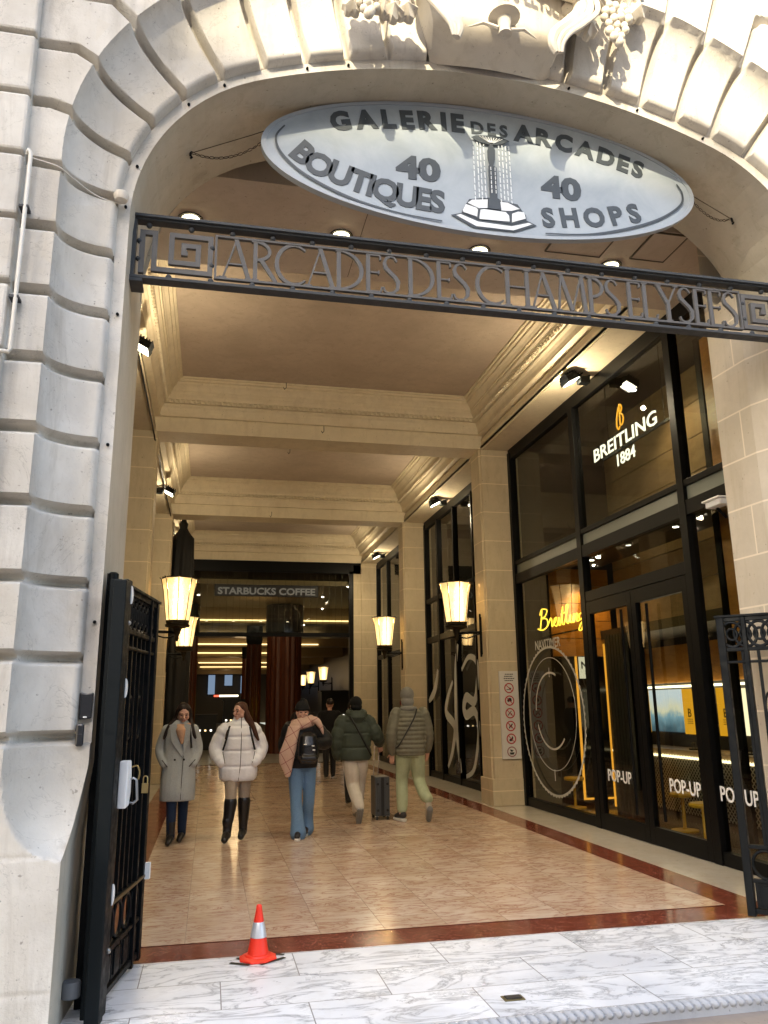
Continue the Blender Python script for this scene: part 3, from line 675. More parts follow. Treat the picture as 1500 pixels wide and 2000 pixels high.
# back display: screens, posters, counter
t = thing("display_wall", "back display with lit mountain picture and yellow posters behind the counter", "display", (7.3, 11, 1.4))
def pic_mat():
    m = mat("lit_picture", (.1, .1, .1), .4); g = NG(m); sx = g.n("ShaderNodeSeparateXYZ"); g.l(g.co, sx.inputs[0])
    hz = g.math('ADD', sx.outputs[2], g.math('MULTIPLY', g.noise(3, 5, .6), .5))
    c = g.ramp(g.math('SUBTRACT', hz, 1.2), [(.0, (.03, .04, .05)), (.22, (.07, .14, .18)), (.42, (.25, .45, .55)), (.5, (.9, .85, .6)), (.7, (.75, .85, .9))])
    g.l(c, g.b.inputs["Emission Color"]); g.b.inputs["Emission Strength"].default_value = .45*KL; return m
MB().box(7.25, 7.29, 11.52, 12.5, 1.14, 1.80).build("lit_picture", pic_mat(), t)
M_post = emis("yellow_poster", (1, .46, .02), .42)
for ya, yb in ((11.16, 11.50), (10.25, 10.62), (9.30, 9.62), (12.55, 12.75)):
    p = MB().box(7.24, 7.28, ya, yb, 1.12, 1.80).build("poster", M_post, t)
    add_txt("poster_lettering", "B", 7.238, (ya+yb)/2, 1.38, .13, M_black, p, None, .01, .003)
    for q in range(3): MB().box(7.236, 7.239, (ya+yb)/2-.07, (ya+yb)/2+.07, 1.34-q*.03, 1.35-q*.03).build("poster_line", M_black, p)
MB().box(7.25, 7.29, 9.64, 10.22, 1.14, 1.78).build("lit_shelf", emis("lit_shelf", (1, .85, .55), .8), t)
MB().box(7.22, 7.40, 8.6, 12.9, 1.83, 1.86).build("light_strip", emis("shelf_strip", (1, .85, .55), 2.2), t)
b = MB(); planks(b, 7.3, 6.4, 12.9, 1.9, 2.5, 3, 1, .05); b.build("fascia_board", M_amber, t)
def mesh_mat():
    m = mat("perforated_steel", (.5, .48, .42), .3, .9); g = NG(m); sx = g.n("ShaderNodeSeparateXYZ"); g.l(g.co, sx.inputs[0])
    a = g.math('SINE', g.math('MULTIPLY', g.math('ADD', sx.outputs[1], sx.outputs[2]), 90)); c = g.math('SINE', g.math('MULTIPLY', g.math('SUBTRACT', sx.outputs[1], sx.outputs[2]), 90))
    g.col(g.ramp(g.math('MAXIMUM', a, c), [(.4, (.03, .03, .03)), (.7, (.75, .70, .58))])); return m
t = thing("sales_counter", "steel mesh fronted counter with wooden top inside the watch shop", "counter", (6.9, 11.5, 0))
MB().box(6.72, 7.1, 9.0, 12.8, .06, .86).build("mesh_front", mesh_mat(), t); MB().box(6.66, 7.2, 8.9, 12.85, .86, .93).build("counter_top", M_brownpanel, t)
MB().box(6.60, 6.64, 9.0, 12.8, .82, .85).build("light_strip", emis("counter_strip", (1, .8, .45), 1.6), t)
rnd = random.Random(3)
for i in range(3):
    y = 9.4+i*1.3; t = thing("watch_stand", "small", "watch stand", (6.85, y, .93), "watch stands along the shop counter")
    t['label'] = ['small glinting watch stand at the near end of the shop counter', 'small glinting watch stand in the middle of the shop counter', 'small glinting watch stand at the far end of the shop counter'][i]
    MB().box(6.8, 6.9, y-.05, y+.05, .93, .95).build("base", M_frame, t); b = MB(); b.tube([(6.85, y-.03, .95), (6.85, y-.03, 1.03), (6.85, y+.03, 1.03), (6.85, y+.03, .95)], .008, 6); b.build("watch", mat("steel", (.7, .65, .55), .2, 1) if i == 0 else bpy.data.materials["steel"], t)
# glowing portal frame, mirror case and price plaque
t = thing("display_case", "tall black display case with glowing amber edge and warm lamps", "display case", (5.9, 12.4, 0))
MB().box(5.95, 6.45, 12.45, 12.7, .1, 2.5).build("case_body", mat("black_gloss", (.004, .004, .004), .08), t)
E_edge = emis("amber_edge", (1, .42, .04), .55)
b = MB(); b.box(5.92, 5.95, 12.42, 12.45, .1, 2.5); b.box(5.95, 6.6, 12.42, 12.445, .1, .13); b.box(5.95, 6.6, 12.42, 12.445, 2.47, 2.5); b.build("glowing_edge", E_edge, t)
for zz in (1.55, 1.25, .95, 1.85): MB().ell((6.2, 12.42, zz), .035, 10).build("warm_lamp", emis("warm_glow", (1, .7, .3), 4) if zz == 1.55 else bpy.data.materials["warm_glow"], t)
t = thing("wall_plaque", "small glowing cream plaque with dark lettering on the display case", "plaque", (5.96, 12.4, 2.15))
MB().box(5.97, 6.28, 12.38, 12.41, 2.0, 2.35).build("plate", emis("plaque_glow", (.8, .72, .5), .5), t)  # plate's cream brightness is put in as emission
b = MB(); put_text(b, "NO", lambda u, v, d: (6.125+u, 12.378-d, 2.16+v), .12, .004, .02, 1, 'C'); 
for q in range(2): b.box(6.06, 6.19, 12.374, 12.378, 2.11-q*.04, 2.125-q*.04)
b.build("lettering", M_black, t)
t = thing("column_cladding", "grey ribbed cladding pier standing inside the shop entrance", "column", (6.3, 11.3, 0))
b = MB()
for i in range(7): b.box(6.0+.0*i, 6.12, 10.9+i*.09, 10.97+i*.09, 0, 2.62)
b.box(6.05, 6.3, 10.9, 11.5, 0, 2.62); b.build("ribs", mat("grey_ribs", (.04, .038, .034), .5), t)
MB().box(5.98, 6.0, 11.52, 11.545, .1, 2.5).build("glowing_edge", E_edge, t)
# industrial stools and pipe clamps in yellow
M_yel = mat("yellow_paint", (.75, .42, .02), .4)
def stool(x, y, label):
    t = thing("pipe_stool", label, "stool", (x, y, 0), "yellow pipe stools in the watch shop")
    b = MB(); b.lathe([(.17, 0.006), (.17, .02), (.03, .03), (.022, .06), (.022, .42)], (x, y, 0), 16); b.build("base", M_yel, t, smooth=True)
    b = MB(); b.lathe([(.02, .40), (.15, .42), (.16, .45), (.14, .47)], (x, y, 0), 20); b.build("seat", M_yel, t, smooth=True)
stool(5.62, 8.72, "near yellow pipe stool behind the glass door"); stool(6.0, 9.75, "far yellow pipe stool deeper inside the shop"); stool(5.7, 12.3, "yellow pipe stool behind the dial ring window")
for i, (y, z) in enumerate(((9.6, 2.35), (9.6, 1.32), (9.5, .8))):
    pass
t = thing("pipe_rack", "dark vertical pipe rack with yellow clamps inside the shop doors", "pipe rack", (6.0, 9.4, 0))
for yy in (8.95, 10.6):
    p = MB().tube([(6.05, yy, .01), (6.05, yy, 2.6)], .02, 8).build("pipe", M_zinc, t, smooth=True)
    for zz in (2.35, 1.30, .55):
        b = MB(); b.tube(pl([(6.0, yy-.06, zz+.08), (5.98, yy-.1, zz), (6.0, yy-.04, zz-.07), (6.03, yy+.02, zz)], 4), .02, 8); b.ell((6.04, yy, zz+.02), .045, 10); b.build("clamp", M_yel, p, smooth=True)

# second and third right bays, left bays
DW, XD = shopfront("tall black shop front with frosted numeral curls on its glass", 1, 13.50, 18.84, [(17.70, .12), (16.4, .07), (15.1, .07)], [(3.05, 3.18), (4.0, 4.10)], band=None)
dec = thing("window_decal", "large frosted numeral curls across the black shop windows", "window decal", (5.1, 16.2, 1.4))
BC = {'bR': [(16.08, 2.31), (15.59, 2.54), (15.11, 2.42), (15.1, 2.04), (15.32, 1.67), (15.82, 1.75), (16.01, 1.55), (15.86, 1.4), (15.35, 1.48), (15.12, 1.18), (15.26, 0.74), (15.54, 0.35), (16.01, 0.2)],
 'bS': [(16.29, 2.85), (16.5, 2.29), (16.57, 1.07), (16.33, 0.25)], 'bL': [(16.74, 2.09), (17.15, 1.76), (17.29, 1.43), (16.7, 1.15), (16.9, 0.66), (17.27, 0.3)], 'bF': [(17.87, 2.39), (18.17, 1.95), (18.71, 1.69)]}
for k, P in BC.items():
    q = pl(P, 8); b = MB(); n = len(q); vs = []
    for i, p in enumerate(q):
        d = (q[min(i+1, n-1)]-q[max(i-1, 0)]).normalized(); wd = .10*(.35+.65*math.sin(math.pi*(i+.5)/n)); nn = Vector((-d.y, d.x))*wd
        for dx in (0, .004): vs += [(5.105-dx, p.x+nn.x, p.y+nn.y), (5.105-dx, p.x-nn.x, p.y-nn.y)]
    fs = []
    for i in range(n-1):
        a, c = 4*i, 4*i+4; fs += [(a, a+1, c+1, c), (a+2, c+2, c+3, a+3), (a, c, c+2, a+2), (a+1, a+3, c+3, c+1)]
    b.add(vs, fs); b.build("curl", M_grey_vinyl, dec)
shopfront("black framed shop front furthest along the right wall", 1, 19.42, 24.75, [(23.2, .1), (21.3, .1)], [(3.0, 3.12)])
for i, (a, c) in enumerate(((6.02, 12.92), (13.50, 18.84), (19.42, 24.75))):
    shopfront(["black framed shop front nearest on the left wall", "black framed shop front midway along the left wall", "black framed shop front furthest along the left wall"][i], -1, a, c, [((a+c)/2-.9, .1), ((a+c)/2+.9, .1)], [(3.0, 3.12)])
M_dk = mat("dark_room_wall", (.03, .024, .018), .6); rnd = random.Random(9)
for i, (s, a, c) in enumerate(((1, 13.5, 18.9), (1, 19.4, 24.8), (-1, 6.0, 12.9), (-1, 13.5, 18.9), (-1, 19.4, 24.8))):
    xa, xb = (5.25, 8.0) if s > 0 else (-4.5, -1.7)
    t = thing("shop_interior", ["dim shop room behind the curl decorated windows", "dim shop room behind the furthest right windows", "dim shop room behind the nearest left windows", "dim shop room behind the middle left windows", "dim shop room behind the furthest left windows"][i], "shop interior", ((xa+xb)/2, (a+c)/2, 0))
    b = MB(); xo = xb if s > 0 else xa
    b.box(xo-.05, xo+.05, a, c, 0, 6.4); b.box(xa, xb, a-.04, a+.02, 0, 6.4); b.box(xa, xb, c-.02, c+.04, 0, 6.4); b.box(xa, xb, a, c, 6.3, 6.4); b.box(xa, xb, a, c, -.02, .004); b.build("room_wall", M_dk, t)
    if i != 2:
        b = MB(); b.box(xo-s*.1, xo-s*.5, a+.3, c-.3, .01, 1.0); b.box(xo-s*.06, xo-s*.12, a+.3, c-.5, 1.4, 2.6); b.build("wood_cabinet", M_amber if i == 0 else M_redwood, t)
        for q in range(5): MB().ell((xo-s*rnd.uniform(.6, 2), rnd.uniform(a+.5, c-.5), rnd.uniform(2.6, 5.6)), .035, 8).build("lamp_bulb", E_dim if q % 2 else E_spot, t)
        point("room_light", ((xa+xb)/2, (a+c)/2, 3.0), 12, (1, .7, .38), .1, t)
ch = thing("chandelier_reflection", "small glowing reflection high in the second shop window, built as a solid lamp", "chandelier_reflection", (5.9, 15.6, 4.3))  # a reflection in the window glass, modelled as a solid fitting behind it
b = MB(); b.tube([(5.9, 15.9, 4.6), (5.9, 15.9, 6.3)], .01, 6)
for k in range(6):
    a = k*math.pi/3; b.tube(pl([(5.9, 15.9, 4.55), (5.9+.1*math.cos(a), 15.9+.1*math.sin(a), 4.42), (5.9+.2*math.cos(a), 15.9+.2*math.sin(a), 4.5)], 4), .008, 5)
b.build("arms", mat("brass", (.5, .3, .1), .3, 1), ch)
for k in range(6):
    a = k*math.pi/3; MB().ell((5.9+.2*math.cos(a), 15.9+.2*math.sin(a), 4.55), (.02, .02, .045), 8).build("candle_bulb", emis("candle_glow", (1, .55, .25), 8) if k == 0 else bpy.data.materials["candle_glow"], ch)

# ------------------------------------------------------------------ end screen and inner hall
scr = thing("glazed_screen", "black framed glazed screen closing the far end of the passage", "glass screen", (1.8, 24.85, 0))
b = MB(); b.box(-1.04, 4.6, 24.8, 24.95, 5.72, 6.2); b.box(4.22, 4.36, 24.8, 24.95, 0, 5.8); b.box(-1.04, -.62, 24.8, 24.95, 0, 5.8); b.box(-.62, 4.3, 24.82, 24.92, 3.72, 3.84); b.box(1.0, 1.12, 24.82, 24.92, 3.72, 3.72+.01)
b.box(.06, .12, 24.82, 24.92, 0, .01); b.build("frame", M_frame, scr)
MB().box(-.62, 4.22, 24.86, 24.87, 3.84, 5.72).build("glass_pane", M_glass, scr)
b = MB(); b.box(4.36, 4.6, 24.8, 25.0, 0, 6.0); b.build("side_pier", M_pil, scr)
t = thing("cafe_sign", "black fascia sign with dim grey capital letters above the glazed screen", "sign", (1.6, 24.75, 5.1))
MB().box(.02, 3.22, 24.72, 24.79, 4.94, 5.30).build("panel", M_black, t)
b = MB(); put_text(b, "STARBUCKS COFFEE", lambda u, v, d: (1.62+u, 24.71-d, 5.0+v), .21, .015, .03, 1, 'C', 3.0); b.build("lettering", mat("grey_letters", (.12, .12, .11), .5, emit=(.5, .5, .45), es=.03), t)
hall = thing("inner_hall", "long dim hall with cove lit ceilings beyond the glazed screen", "hall interior", (1.8, 50, 0))
b = MB(); b.box(-2.5, -2.4, 25, 90, 0, 6); b.box(8.4, 8.5, 25, 90, 0, 6); b.box(-2.5, 8.5, 89.9, 90, 0, 6); b.box(-2.5, -1.04, 24.9, 25, 0, 6.4); b.box(4.6, 8.5, 24.9, 25, 0, 6.4)
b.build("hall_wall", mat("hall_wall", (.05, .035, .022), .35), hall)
b = MB(); b.box(-2.5, 8.5, 25, 90, 5.35, 5.5)
for y in (31, 37, 43, 52, 61, 70, 79): b.box(-2.4, 8.4, y, y+.9, 4.75, 5.35)
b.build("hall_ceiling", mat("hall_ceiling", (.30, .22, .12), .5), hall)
E_cove = emis("cove_glow", (1, .70, .30), 1.3); E_cove2 = emis("bright_cove", (1, .85, .6), 2.2)
for i, y in enumerate((30.9, 33.5, 36.9, 39.5, 42.9, 51.9, 60.9, 69.9)):
    b = MB(); zz = 4.82 if i % 2 == 0 else 4.95; b.box(-.9, 5.6 if i != 2 else 3.0, y-.05, y-.01, zz, zz+.05)
    if i == 2: b.box(3.6, 4.9, y-.05, y-.01, zz, zz+.05)
    b.build("cove_strip", E_cove2 if i in (1, 2) else E_cove, hall)
for (y, n_) in ((27.6, 6), (46.5, 4)):
    for k in range(n_):
        MB().lathe([(.001, 5.335), (.05, 5.338)], (-.5+k*.85, y, 0), 12).build("downlight_lens", E_spot, hall)
for i, (y, e) in enumerate(((28, 8), (40, 22), (58, 36), (76, 30))): point("hall_light", (1.5, y, 4.5), e, (1, .68, .34), .4, hall)
# leaded, patterned fanlight bars above the fascia
b = MB()
for k in range(24): b.box(-.6+k*.2, -.592+k*.2, 24.96, 24.97, 3.9, 5.7)
b.build("fanlight_bars", mat("dull_bar", (.10, .085, .05), .5), scr)
for i, (x, y, wd) in enumerate(((2.65, 30, .62), (-.9, 30, .40), (1.75, 34, .30), (1.95, 44, .30))):
    t = thing("wood_column", ["broad red wood column in the middle of the hall", "red wood column at the left of the hall", "slim red wood column behind the broad one", "distant slim red wood column"][i], "column", (x, y, 0), "red wood columns in the hall")
    b = MB(); n = 18; prof = [(wd*(1+.03*math.cos(a*n)), 0) for a in [0]]
    vs = []; K = 72
    for zz in (0, 4.15):
        for k in range(K):
            a = 2*math.pi*k/K; r = wd*(1+.035*math.cos(a*18)); vs.append((x+r*math.cos(a), y+r*math.sin(a), zz))
    b.add(vs, [(k, (k+1) % K, K+(k+1) % K, K+k) for k in range(K)]); b.build("shaft", M_redwood, t)
    MB().lathe([(wd*1.02, 4.15), (wd*1.12, 4.3), (wd*1.12, 5.3)], (x, y, 0), 24).build("capital", M_black, t)
E_far = emis("far_daylight", (.5, .7, 1), .16)
t = thing("far_window", "bright bluish daylight openings at the far end of the hall", "window", (.5, 88, 0))
for x0, x1, z0, z1 in ((-.2, .5, 3.0, 5.0), (1.5, 2.3, 3.9, 5.0), (3.2, 4.0, 3.1, 4.9)): MB().box(x0, x1, 88, 88.1, z0, z1).build("pane", E_far, t)
t = thing("hanging_sign", "glowing yellow round edged sign hanging in the hall", "sign", (2.5, 32, 1.6))
b = MB(); b.ell((2.38, 32, 1.6), (.19, .05, .13), 14); b.ell((2.62, 32, 1.6), (.19, .05, .13), 14); b.build("lit_body", emis("yellow_sign", (1, .72, .02), 2.2), t, smooth=True)
MB().tube([(2.5, 32, 1.7), (2.5, 32, 3.7)], .01, 5).build("hanger", M_black, t)
t = thing("light_bar", "thin cream light bar low in the distant hall", "light", (.9, 40, 2.2)); MB().box(.45, 1.35, 40, 40.05, 2.12, 2.2).build("tube", E_cove2, t)
MB().box(.2, .42, 40, 40.05, 2.12, 2.2).build("red_end", emis("red_glow", (1, .1, .05), 1.2), t)
M_shelf = mat("kiosk_dark", (.02, .018, .014), .4)
for i, (x0, x1, y, z1) in enumerate(((-.9, .3, 33, 1.3), (.6, 1.7, 36, 1.9), (3.2, 4.6, 29, 1.2), (4.6, 6.8, 34, 2.2))):
    t = thing("kiosk", ["low dark kiosk at the left of the hall", "dark glazed kiosk in the middle of the hall", "dark counter at the right of the hall", "tall dark kiosk far right of the hall"][i], "kiosk", ((x0+x1)/2, y, 0))
    b = MB(); b.box(x0, x1, y, y+1, 0, z1); b.box(x0-.05, x1+.05, y-.05, y+1.05, z1, z1+.06); b.build("body", M_shelf, t)
    for q in range(5): MB().box(x0+.1+q*(x1-x0)*.18, x0+.1+q*(x1-x0)*.18+.07, y-.03, y-.01, z1*.55, z1*.55+.06).build("lit_item", E_cove if q % 2 else E_dim, t)
# unseen black shell added over everything to keep sky light out
b = MB(); b.box(-6, 10, 5.9, 92, 7.4, 7.6); b.box(-6, -5.9, 5.9, 92, 0, 7.5); b.box(9.9, 10, 5.9, 92, 0, 7.5); b.box(-6, 10, 91.9, 92, 0, 7.5); b.build("sky_blocker", M_black, BLD)

# ------------------------------------------------------------------ lanterns
def lantern_glass():
    m = mat("lit_textured_glass", (.8, .6, .3), .35); g = NG(m).obj()
    v = g.n("ShaderNodeTexVoronoi"); v.inputs["Scale"].default_value = 38; g.l(g.map((1, 1, 2.2)), v.inputs[0])
    c = g.ramp(v.outputs[0], [(.15, (1, .80, .42)), (.6, (.80, .45, .13))])
    lw = g.n("ShaderNodeLayerWeight"); lw.inputs[0].default_value = .35
    sx = g.n("ShaderNodeSeparateXYZ"); g.l(g.co, sx.inputs[0])
    band = g.ramp(g.math('ABSOLUTE', sx.outputs[0]), [(.03, 1.0), (.10, .42), (.25, .22)])
    zz = g.ramp(g.math('MULTIPLY', g.math('ADD', sx.outputs[2], .36), 1.389), [(.0, .35), (.12, .9), (.5, 1.), (.8, .8), (1., .5)])
    g.l(c, g.b.inputs["Emission Color"]); g.l(g.math('MULTIPLY', g.math('MULTIPLY', band, zz), 3.2*KL), g.b.inputs["Emission Strength"]); return m
M_lant = lantern_glass(); M_lframe = metal_black("lantern_bronze", (.03, .022, .012), .4)
def lantern(x, y, z, wx, label, light=True):
    t = thing("wall_lantern", label, "wall lantern", (x, y, z), "wall lanterns along the passage")
    n = 8; h = .36; rt_, rb_ = .275, .17
    for k in range(n):
        a0, a1 = 2*math.pi*(k+.04)/n, 2*math.pi*(k+.96)/n
        P = lambda a, r, zz: (x+r*math.cos(a), y+r*math.sin(a), z+zz)
        prof = [(rb_, -h), (rb_+.035, -.1), (rb_+.065, .15), (rt_, h)]
        b = MB()
        for j in range(3):
            (ra, za), (rb2, zb) = prof[j], prof[j+1]; b.quad(P(a0, ra, za), P(a1, ra, za), P(a1, rb2, zb), P(a0, rb2, zb))
        b.build("glass_panel", M_lant, t)
    fr = MB()
    for k in range(n):
        a = 2*math.pi*k/n; fr.tube([(x+r*math.cos(a), y+r*math.sin(a), z+q) for r, q in ((rb_, -h), (rb_+.038, -.1), (rb_+.068, .15), (rt_+.01, h), (rt_+.04, h+.02))], .008, 6)
    fr.lathe([(rt_-.01, h-.005), (rt_+.02, h-.005), (rt_+.02, h+.015), (rt_-.01, h+.015), (rt_-.01, h-.005)], (x, y, z), 8)
    fr.lathe([(rb_-.05, -h-.01), (rb_+.02, -h), (rb_+.02, -h+.05), (rb_-.0, -h+.05)], (x, y, z), 8)
    fr.build("lantern_frame", M_lframe, t)
    b = MB(); b.lathe([(.20, -h-.015), (.19, -h-.05), (.07, -h-.08), (.05, -h-.15), (.03, -h-.2), (.035, -h-.24), (.01, -h-.28)], (x, y, z), 16); b.build("base_cup", M_lframe, t, smooth=True)
    s = 1 if wx > x else -1; b = MB()
    b.tube([(x, y, z-h-.14), (wx-s*.04, y, z-h-.12)], .022, 8); b.tube(pl([(x+s*.05, y, z-h-.2), (x+s*.2, y, z-h-.22), (wx-s*.05, y, z-h-.14)], 5), .012, 8); b.build("arm", M_iron, t, smooth=True)
    b = MB(); b.box(wx-s*.045, wx, y-.03, y+.03, z-h-.50, z-h+.14); b.tube([(wx-s*.05, y, z-h-.54), (wx-s*.05, y, z-h+.2)], .017, 8); b.build("wall_plate", M_iron, t, bevel=.01)
    MB().tube([(x, y, z-.25), (x, y, z+.22)], .03, 10).build("lit_tube", emis("lantern_tube", (1, .86, .58), 14) if "lantern_tube" not in bpy.data.materials else bpy.data.materials["lantern_tube"], t, smooth=True)
    if light: point("lantern_light", (x, y, z+.26), 85, (1, .66, .30), .05, t)
lantern(4.12, 13.2, 3.30, 4.60, "lit bronze lantern on the nearest right pilaster beside the shop front")
lantern(4.12, 19.1, 3.34, 4.60, "lit bronze lantern on the second right pilaster, smaller in view")
lantern(-.55, 13.2, 3.28, -1.04, "lit bronze lantern on the nearest left pilaster")
lantern(-.62, 19.1, 3.30, -1.04, "lit bronze lantern just behind the nearest left one")
for i, (x, y, z) in enumerate(((7.9, 60, 3.3), (7.9, 54, 3.3), (7.9, 49, 3.3), (7.9, 43, 3.3), (-2.0, 52, 3.3), (3.0, 60, 2.6), (4.4, 50, 2.9))):
    if i < 4: x = 5.9+.35*(3-i)*.2
    lantern(x, y, z, x+(.5 if i != 4 else -.5), ["smallest far lantern at the right of the hall", "second smallest far lantern at the right of the hall", "third lantern counting outward in the far hall", "largest far lantern at the right of the hall", "far small lantern left of the hall windows", "far lantern between the slim red columns", "far lantern beside the broad red column"][i], False)
# dark drape
t = thing("hanging_drape", "tall black drape hanging beside the left wall lanterns", "drape", (-.8, 20.6, 6))
b = MB(); K = 40; vs = []
rows = [(6.35, .03), (6.2, .10), (6.1, .08), (6.0, .13), (5.85, .24), (5.3, .26), (4.4, .28), (3.2, .26), (1.8, .27), (.05, .28)]
for j, (zz, r) in enumerate(rows):
    for k in range(K):
        a = 2*math.pi*k/K; q = r*(1+.10*math.sin(a*9+j*.4)); vs.append((-.82+q*math.cos(a)*1.05, 20.6+q*.6*math.sin(a), zz+.03*math.sin(a*5)))
b.add(vs, [(j*K+k, j*K+(k+1) % K, (j+1)*K+(k+1) % K, (j+1)*K+k) for j in range(len(rows)-1) for k in range(K)]+[tuple(range(K))]); b.build("cloth", M_black, t, smooth=True)

# ------------------------------------------------------------------ floodlights and downlights
E_flood = emis("flood_lens", (1, .93, .66), 16)
FL = [(1, 9.45, "lit floodlight on the right cornice above the first shop front"), (1, 16.4, "lit floodlight on the right cornice above the second shop front"), (1, 22.9, "lit floodlight on the right cornice, furthest back"),
      (-1, 9.45, "lit floodlight on the left wall nearest the arch"), (-1, 16.4, "lit floodlight on the left wall, middle one"), (-1, 21.6, "lit floodlight on the left wall, furthest back")]
for s, y, lab in FL:
    x = 4.72 if s > 0 else -.98; z = 5.93; wx = x+s*.22
    t = thing("floodlight", lab, "floodlight", (x, y, z), "floodlights along the cornices")
    rot = Matrix.Rotation(R(-28*s), 3, 'Y')
    def tr(p): q = rot @ Vector(p); return (x+q.x, y+q.y, z+q.z)
    b = MB(); b.box(-.10, .10, -.12, .12, -.01, .05); b.box(-.09, .09, -.11, .11, .05, .09)
    for q in range(5): b.box(-.08+q*.04, -.07+q*.04, -.10, .10, .09, .12)
    b.v = [tr(v) for v in b.v]; b.build("housing", M_iron, t, bevel=.004)
    b = MB(); b.box(-.085, .085, -.10, .10, -.016, -.011); b.v = [tr(v) for v in b.v]; b.build("lens", E_flood, t)
    b = MB(); b.tube([(x, y-.13, z+.02), (x+s*.12, y-.13, z+.08), (x+s*.12, y+.13, z+.08), (x, y+.13, z+.02)], .009, 6); b.tube([(x+s*.12, y, z+.08), (x+s*.3, y, z+.11)], .012, 6)
    b.box(x+s*.12, x+s*.26, y-.06, y+.06, z-.02, z+.08); b.build("bracket", M_iron, t)
    point("flood_light", (x-s*.03, y, z-.05), 100 if y < 12 else 56, (1, .80, .50), .06, t, 'SPOT', rot=(-s*.55, 0, -1), spot=165)
    point("ceiling_fill", (x-s*.2, y, z-.32), 32 if y < 12 else 24, (1, .82, .55), .03, t)  # extra fill point below the lens, added to brighten the ceiling
E_down = emis("downlight_glow", (1, .88, .56), 11)
for i, x in enumerate((-.345, 1.085, 2.50, 3.95)):
    t = thing("ceiling_downlight", "round recessed ceiling lamp behind the iron lettering, "+["leftmost of four", "second from left", "third from left", "rightmost of four"][i], "downlight", (x, 6.81, ZB), "recessed lamps in the entrance ceiling")
    MB().lathe([(.115, ZB+.0), (.115, ZB-.014), (.085, ZB-.012), (.085, ZB-.001)], (x, 6.81, 0), 24).build("trim_ring", M_lframe, t, smooth=True)
    b = MB(); b.ell((x, 6.81, ZB-.004), (.082, .082, .045), 20); b.build("lamp", E_down, t, smooth=True)
    point("downlight_light", (x, 6.81, ZB-.06), 26, (1, .82, .5), .05, t, 'SPOT', rot=(0, .15, -1), spot=120)

# ------------------------------------------------------------------ oval sign
M_txt = mat("sign_grey_paint", (.055, .068, .08), .5); M_wpt = mat("sign_white_paint", (.80, .83, .84), .35)
def signmat():
    m = mat("sign_face", (.40, .45, .50), .12, spec=.22); g = NG(m).obj(); c = g.ramp(g.noise(2.2, 5, .65, .6), [(.3, (.31, .36, .41)), (.6, (.40, .45, .49)), (.8, (.46, .50, .54))])
    g.col(c); g.l(g.ramp(g.noise(5, 4), [(.3, .05), (.7, .16)]), g.b.inputs["Roughness"]); return m
SX, SY, SZ, SAa, SB = 2.07, 5.3, 5.82, 1.84, .585
t = thing("oval_sign", "large oval grey sign with a fountain picture hung by chains under the arch", "sign", (SX, SY, SZ))
b = MB(); n = 96; ang = [2*math.pi*k/n for k in range(n)]
b.prism([(SAa*math.cos(a), SB*math.sin(a)) for a in ang], lambda u, v, d: (SX+u, SY+d, SZ+v), 0, .05); b.build("sign_panel", signmat(), t, bevel=.006)
b = MB(); vs = []
for k in range(n):
    a = ang[k]
    for q, d in ((1.004, -.008), (.984, -.008), (.984, 0), (1.004, .052)): vs.append((SX+SAa*q*math.cos(a), SY+d, SZ+SB*(q if q > 1 else .955)*math.sin(a)))
b.add(vs, [(4*k+i, 4*k+(i+1) % 4, 4*((k+1) % n)+(i+1) % 4, 4*((k+1) % n)+i) for k in range(n) for i in range(4)]); b.build("rim", mat("sign_rim", (.36, .40, .44), .4), t)
def along(s, path, size, m, spread=1.0, off=.02, tracking=None, name="lettering"):
    P = pl(path, 12); L = [0]
    for i in range(len(P)-1): L.append(L[-1]+(P[i+1]-P[i]).length)
    gl = [glyph_width(c) if c != ' ' else (0, .25) for c in s]; sc = size/.729
    wd = [(g[1]-g[0])*sc for g in gl]; gap = (L[-1]-sum(wd))/(len(s)-1) if len(s) > 1 else 0; pos = 0; b = MB()
    for c, g, w_ in zip(s, gl, wd):
        q = pos+w_/2; i = next((k for k in range(len(L)-1) if L[k+1] >= q), len(L)-2); tt = (q-L[i])/(L[i+1]-L[i]+1e-9)
        p = P[i].lerp(P[i+1], tt); d = (P[min(i+2, len(P)-1)]-P[max(i-1, 0)]).normalized()
        put_text(b, c, lambda u, v, dd: (SX+p.x+u*d.x-v*d.y, SY-.004-dd, SZ+p.y+u*d.y+v*d.x), size, .003, off, 1, 'C'); pos += w_+gap
    return b.build(name, m, t)
along("GALERIE", [(-1.285, .185), (-1.088, .232), (-.87, .275), (-.669, .300), (-.45, .328), (-.214, .338)], .165, M_txt, off=.05)
along("DES", [(-.14, .338), (.0, .345), (.165, .345)], .115, M_txt, off=.03)
along("ARCADES", [(.235, .335), (.434, .322), (.639, .300), (.799, .272), (.983, .230), (1.145, .188), (1.36, .130)], .158, M_txt, off=.05)
along("BOUTIQUES", [(-1.625, -.095), (-1.463, -.215), (-1.312, -.272), (-1.171, -.318), (-1.01, -.362), (-.807, -.405), (-.6, -.427), (-.407, -.437)], .195, M_txt, off=.042)
for (xc, zc, wd, hh, s) in ((-.605, -.158, .37, .20, "40"), (.615, -.165, .36, .20, "40"),):
    b = MB(); put_text(b, s, lambda u, v, d: (SX+xc+u, SY-.004-d, SZ+zc+v), hh, .003, .05, 1, 'C', wd); b.build("lettering", M_txt, t)
along("SHOPS", [(.445, -.452), (.66, -.425), (.88, -.395), (1.10, -.350), (1.325, -.292)], .172, M_txt, off=.042)
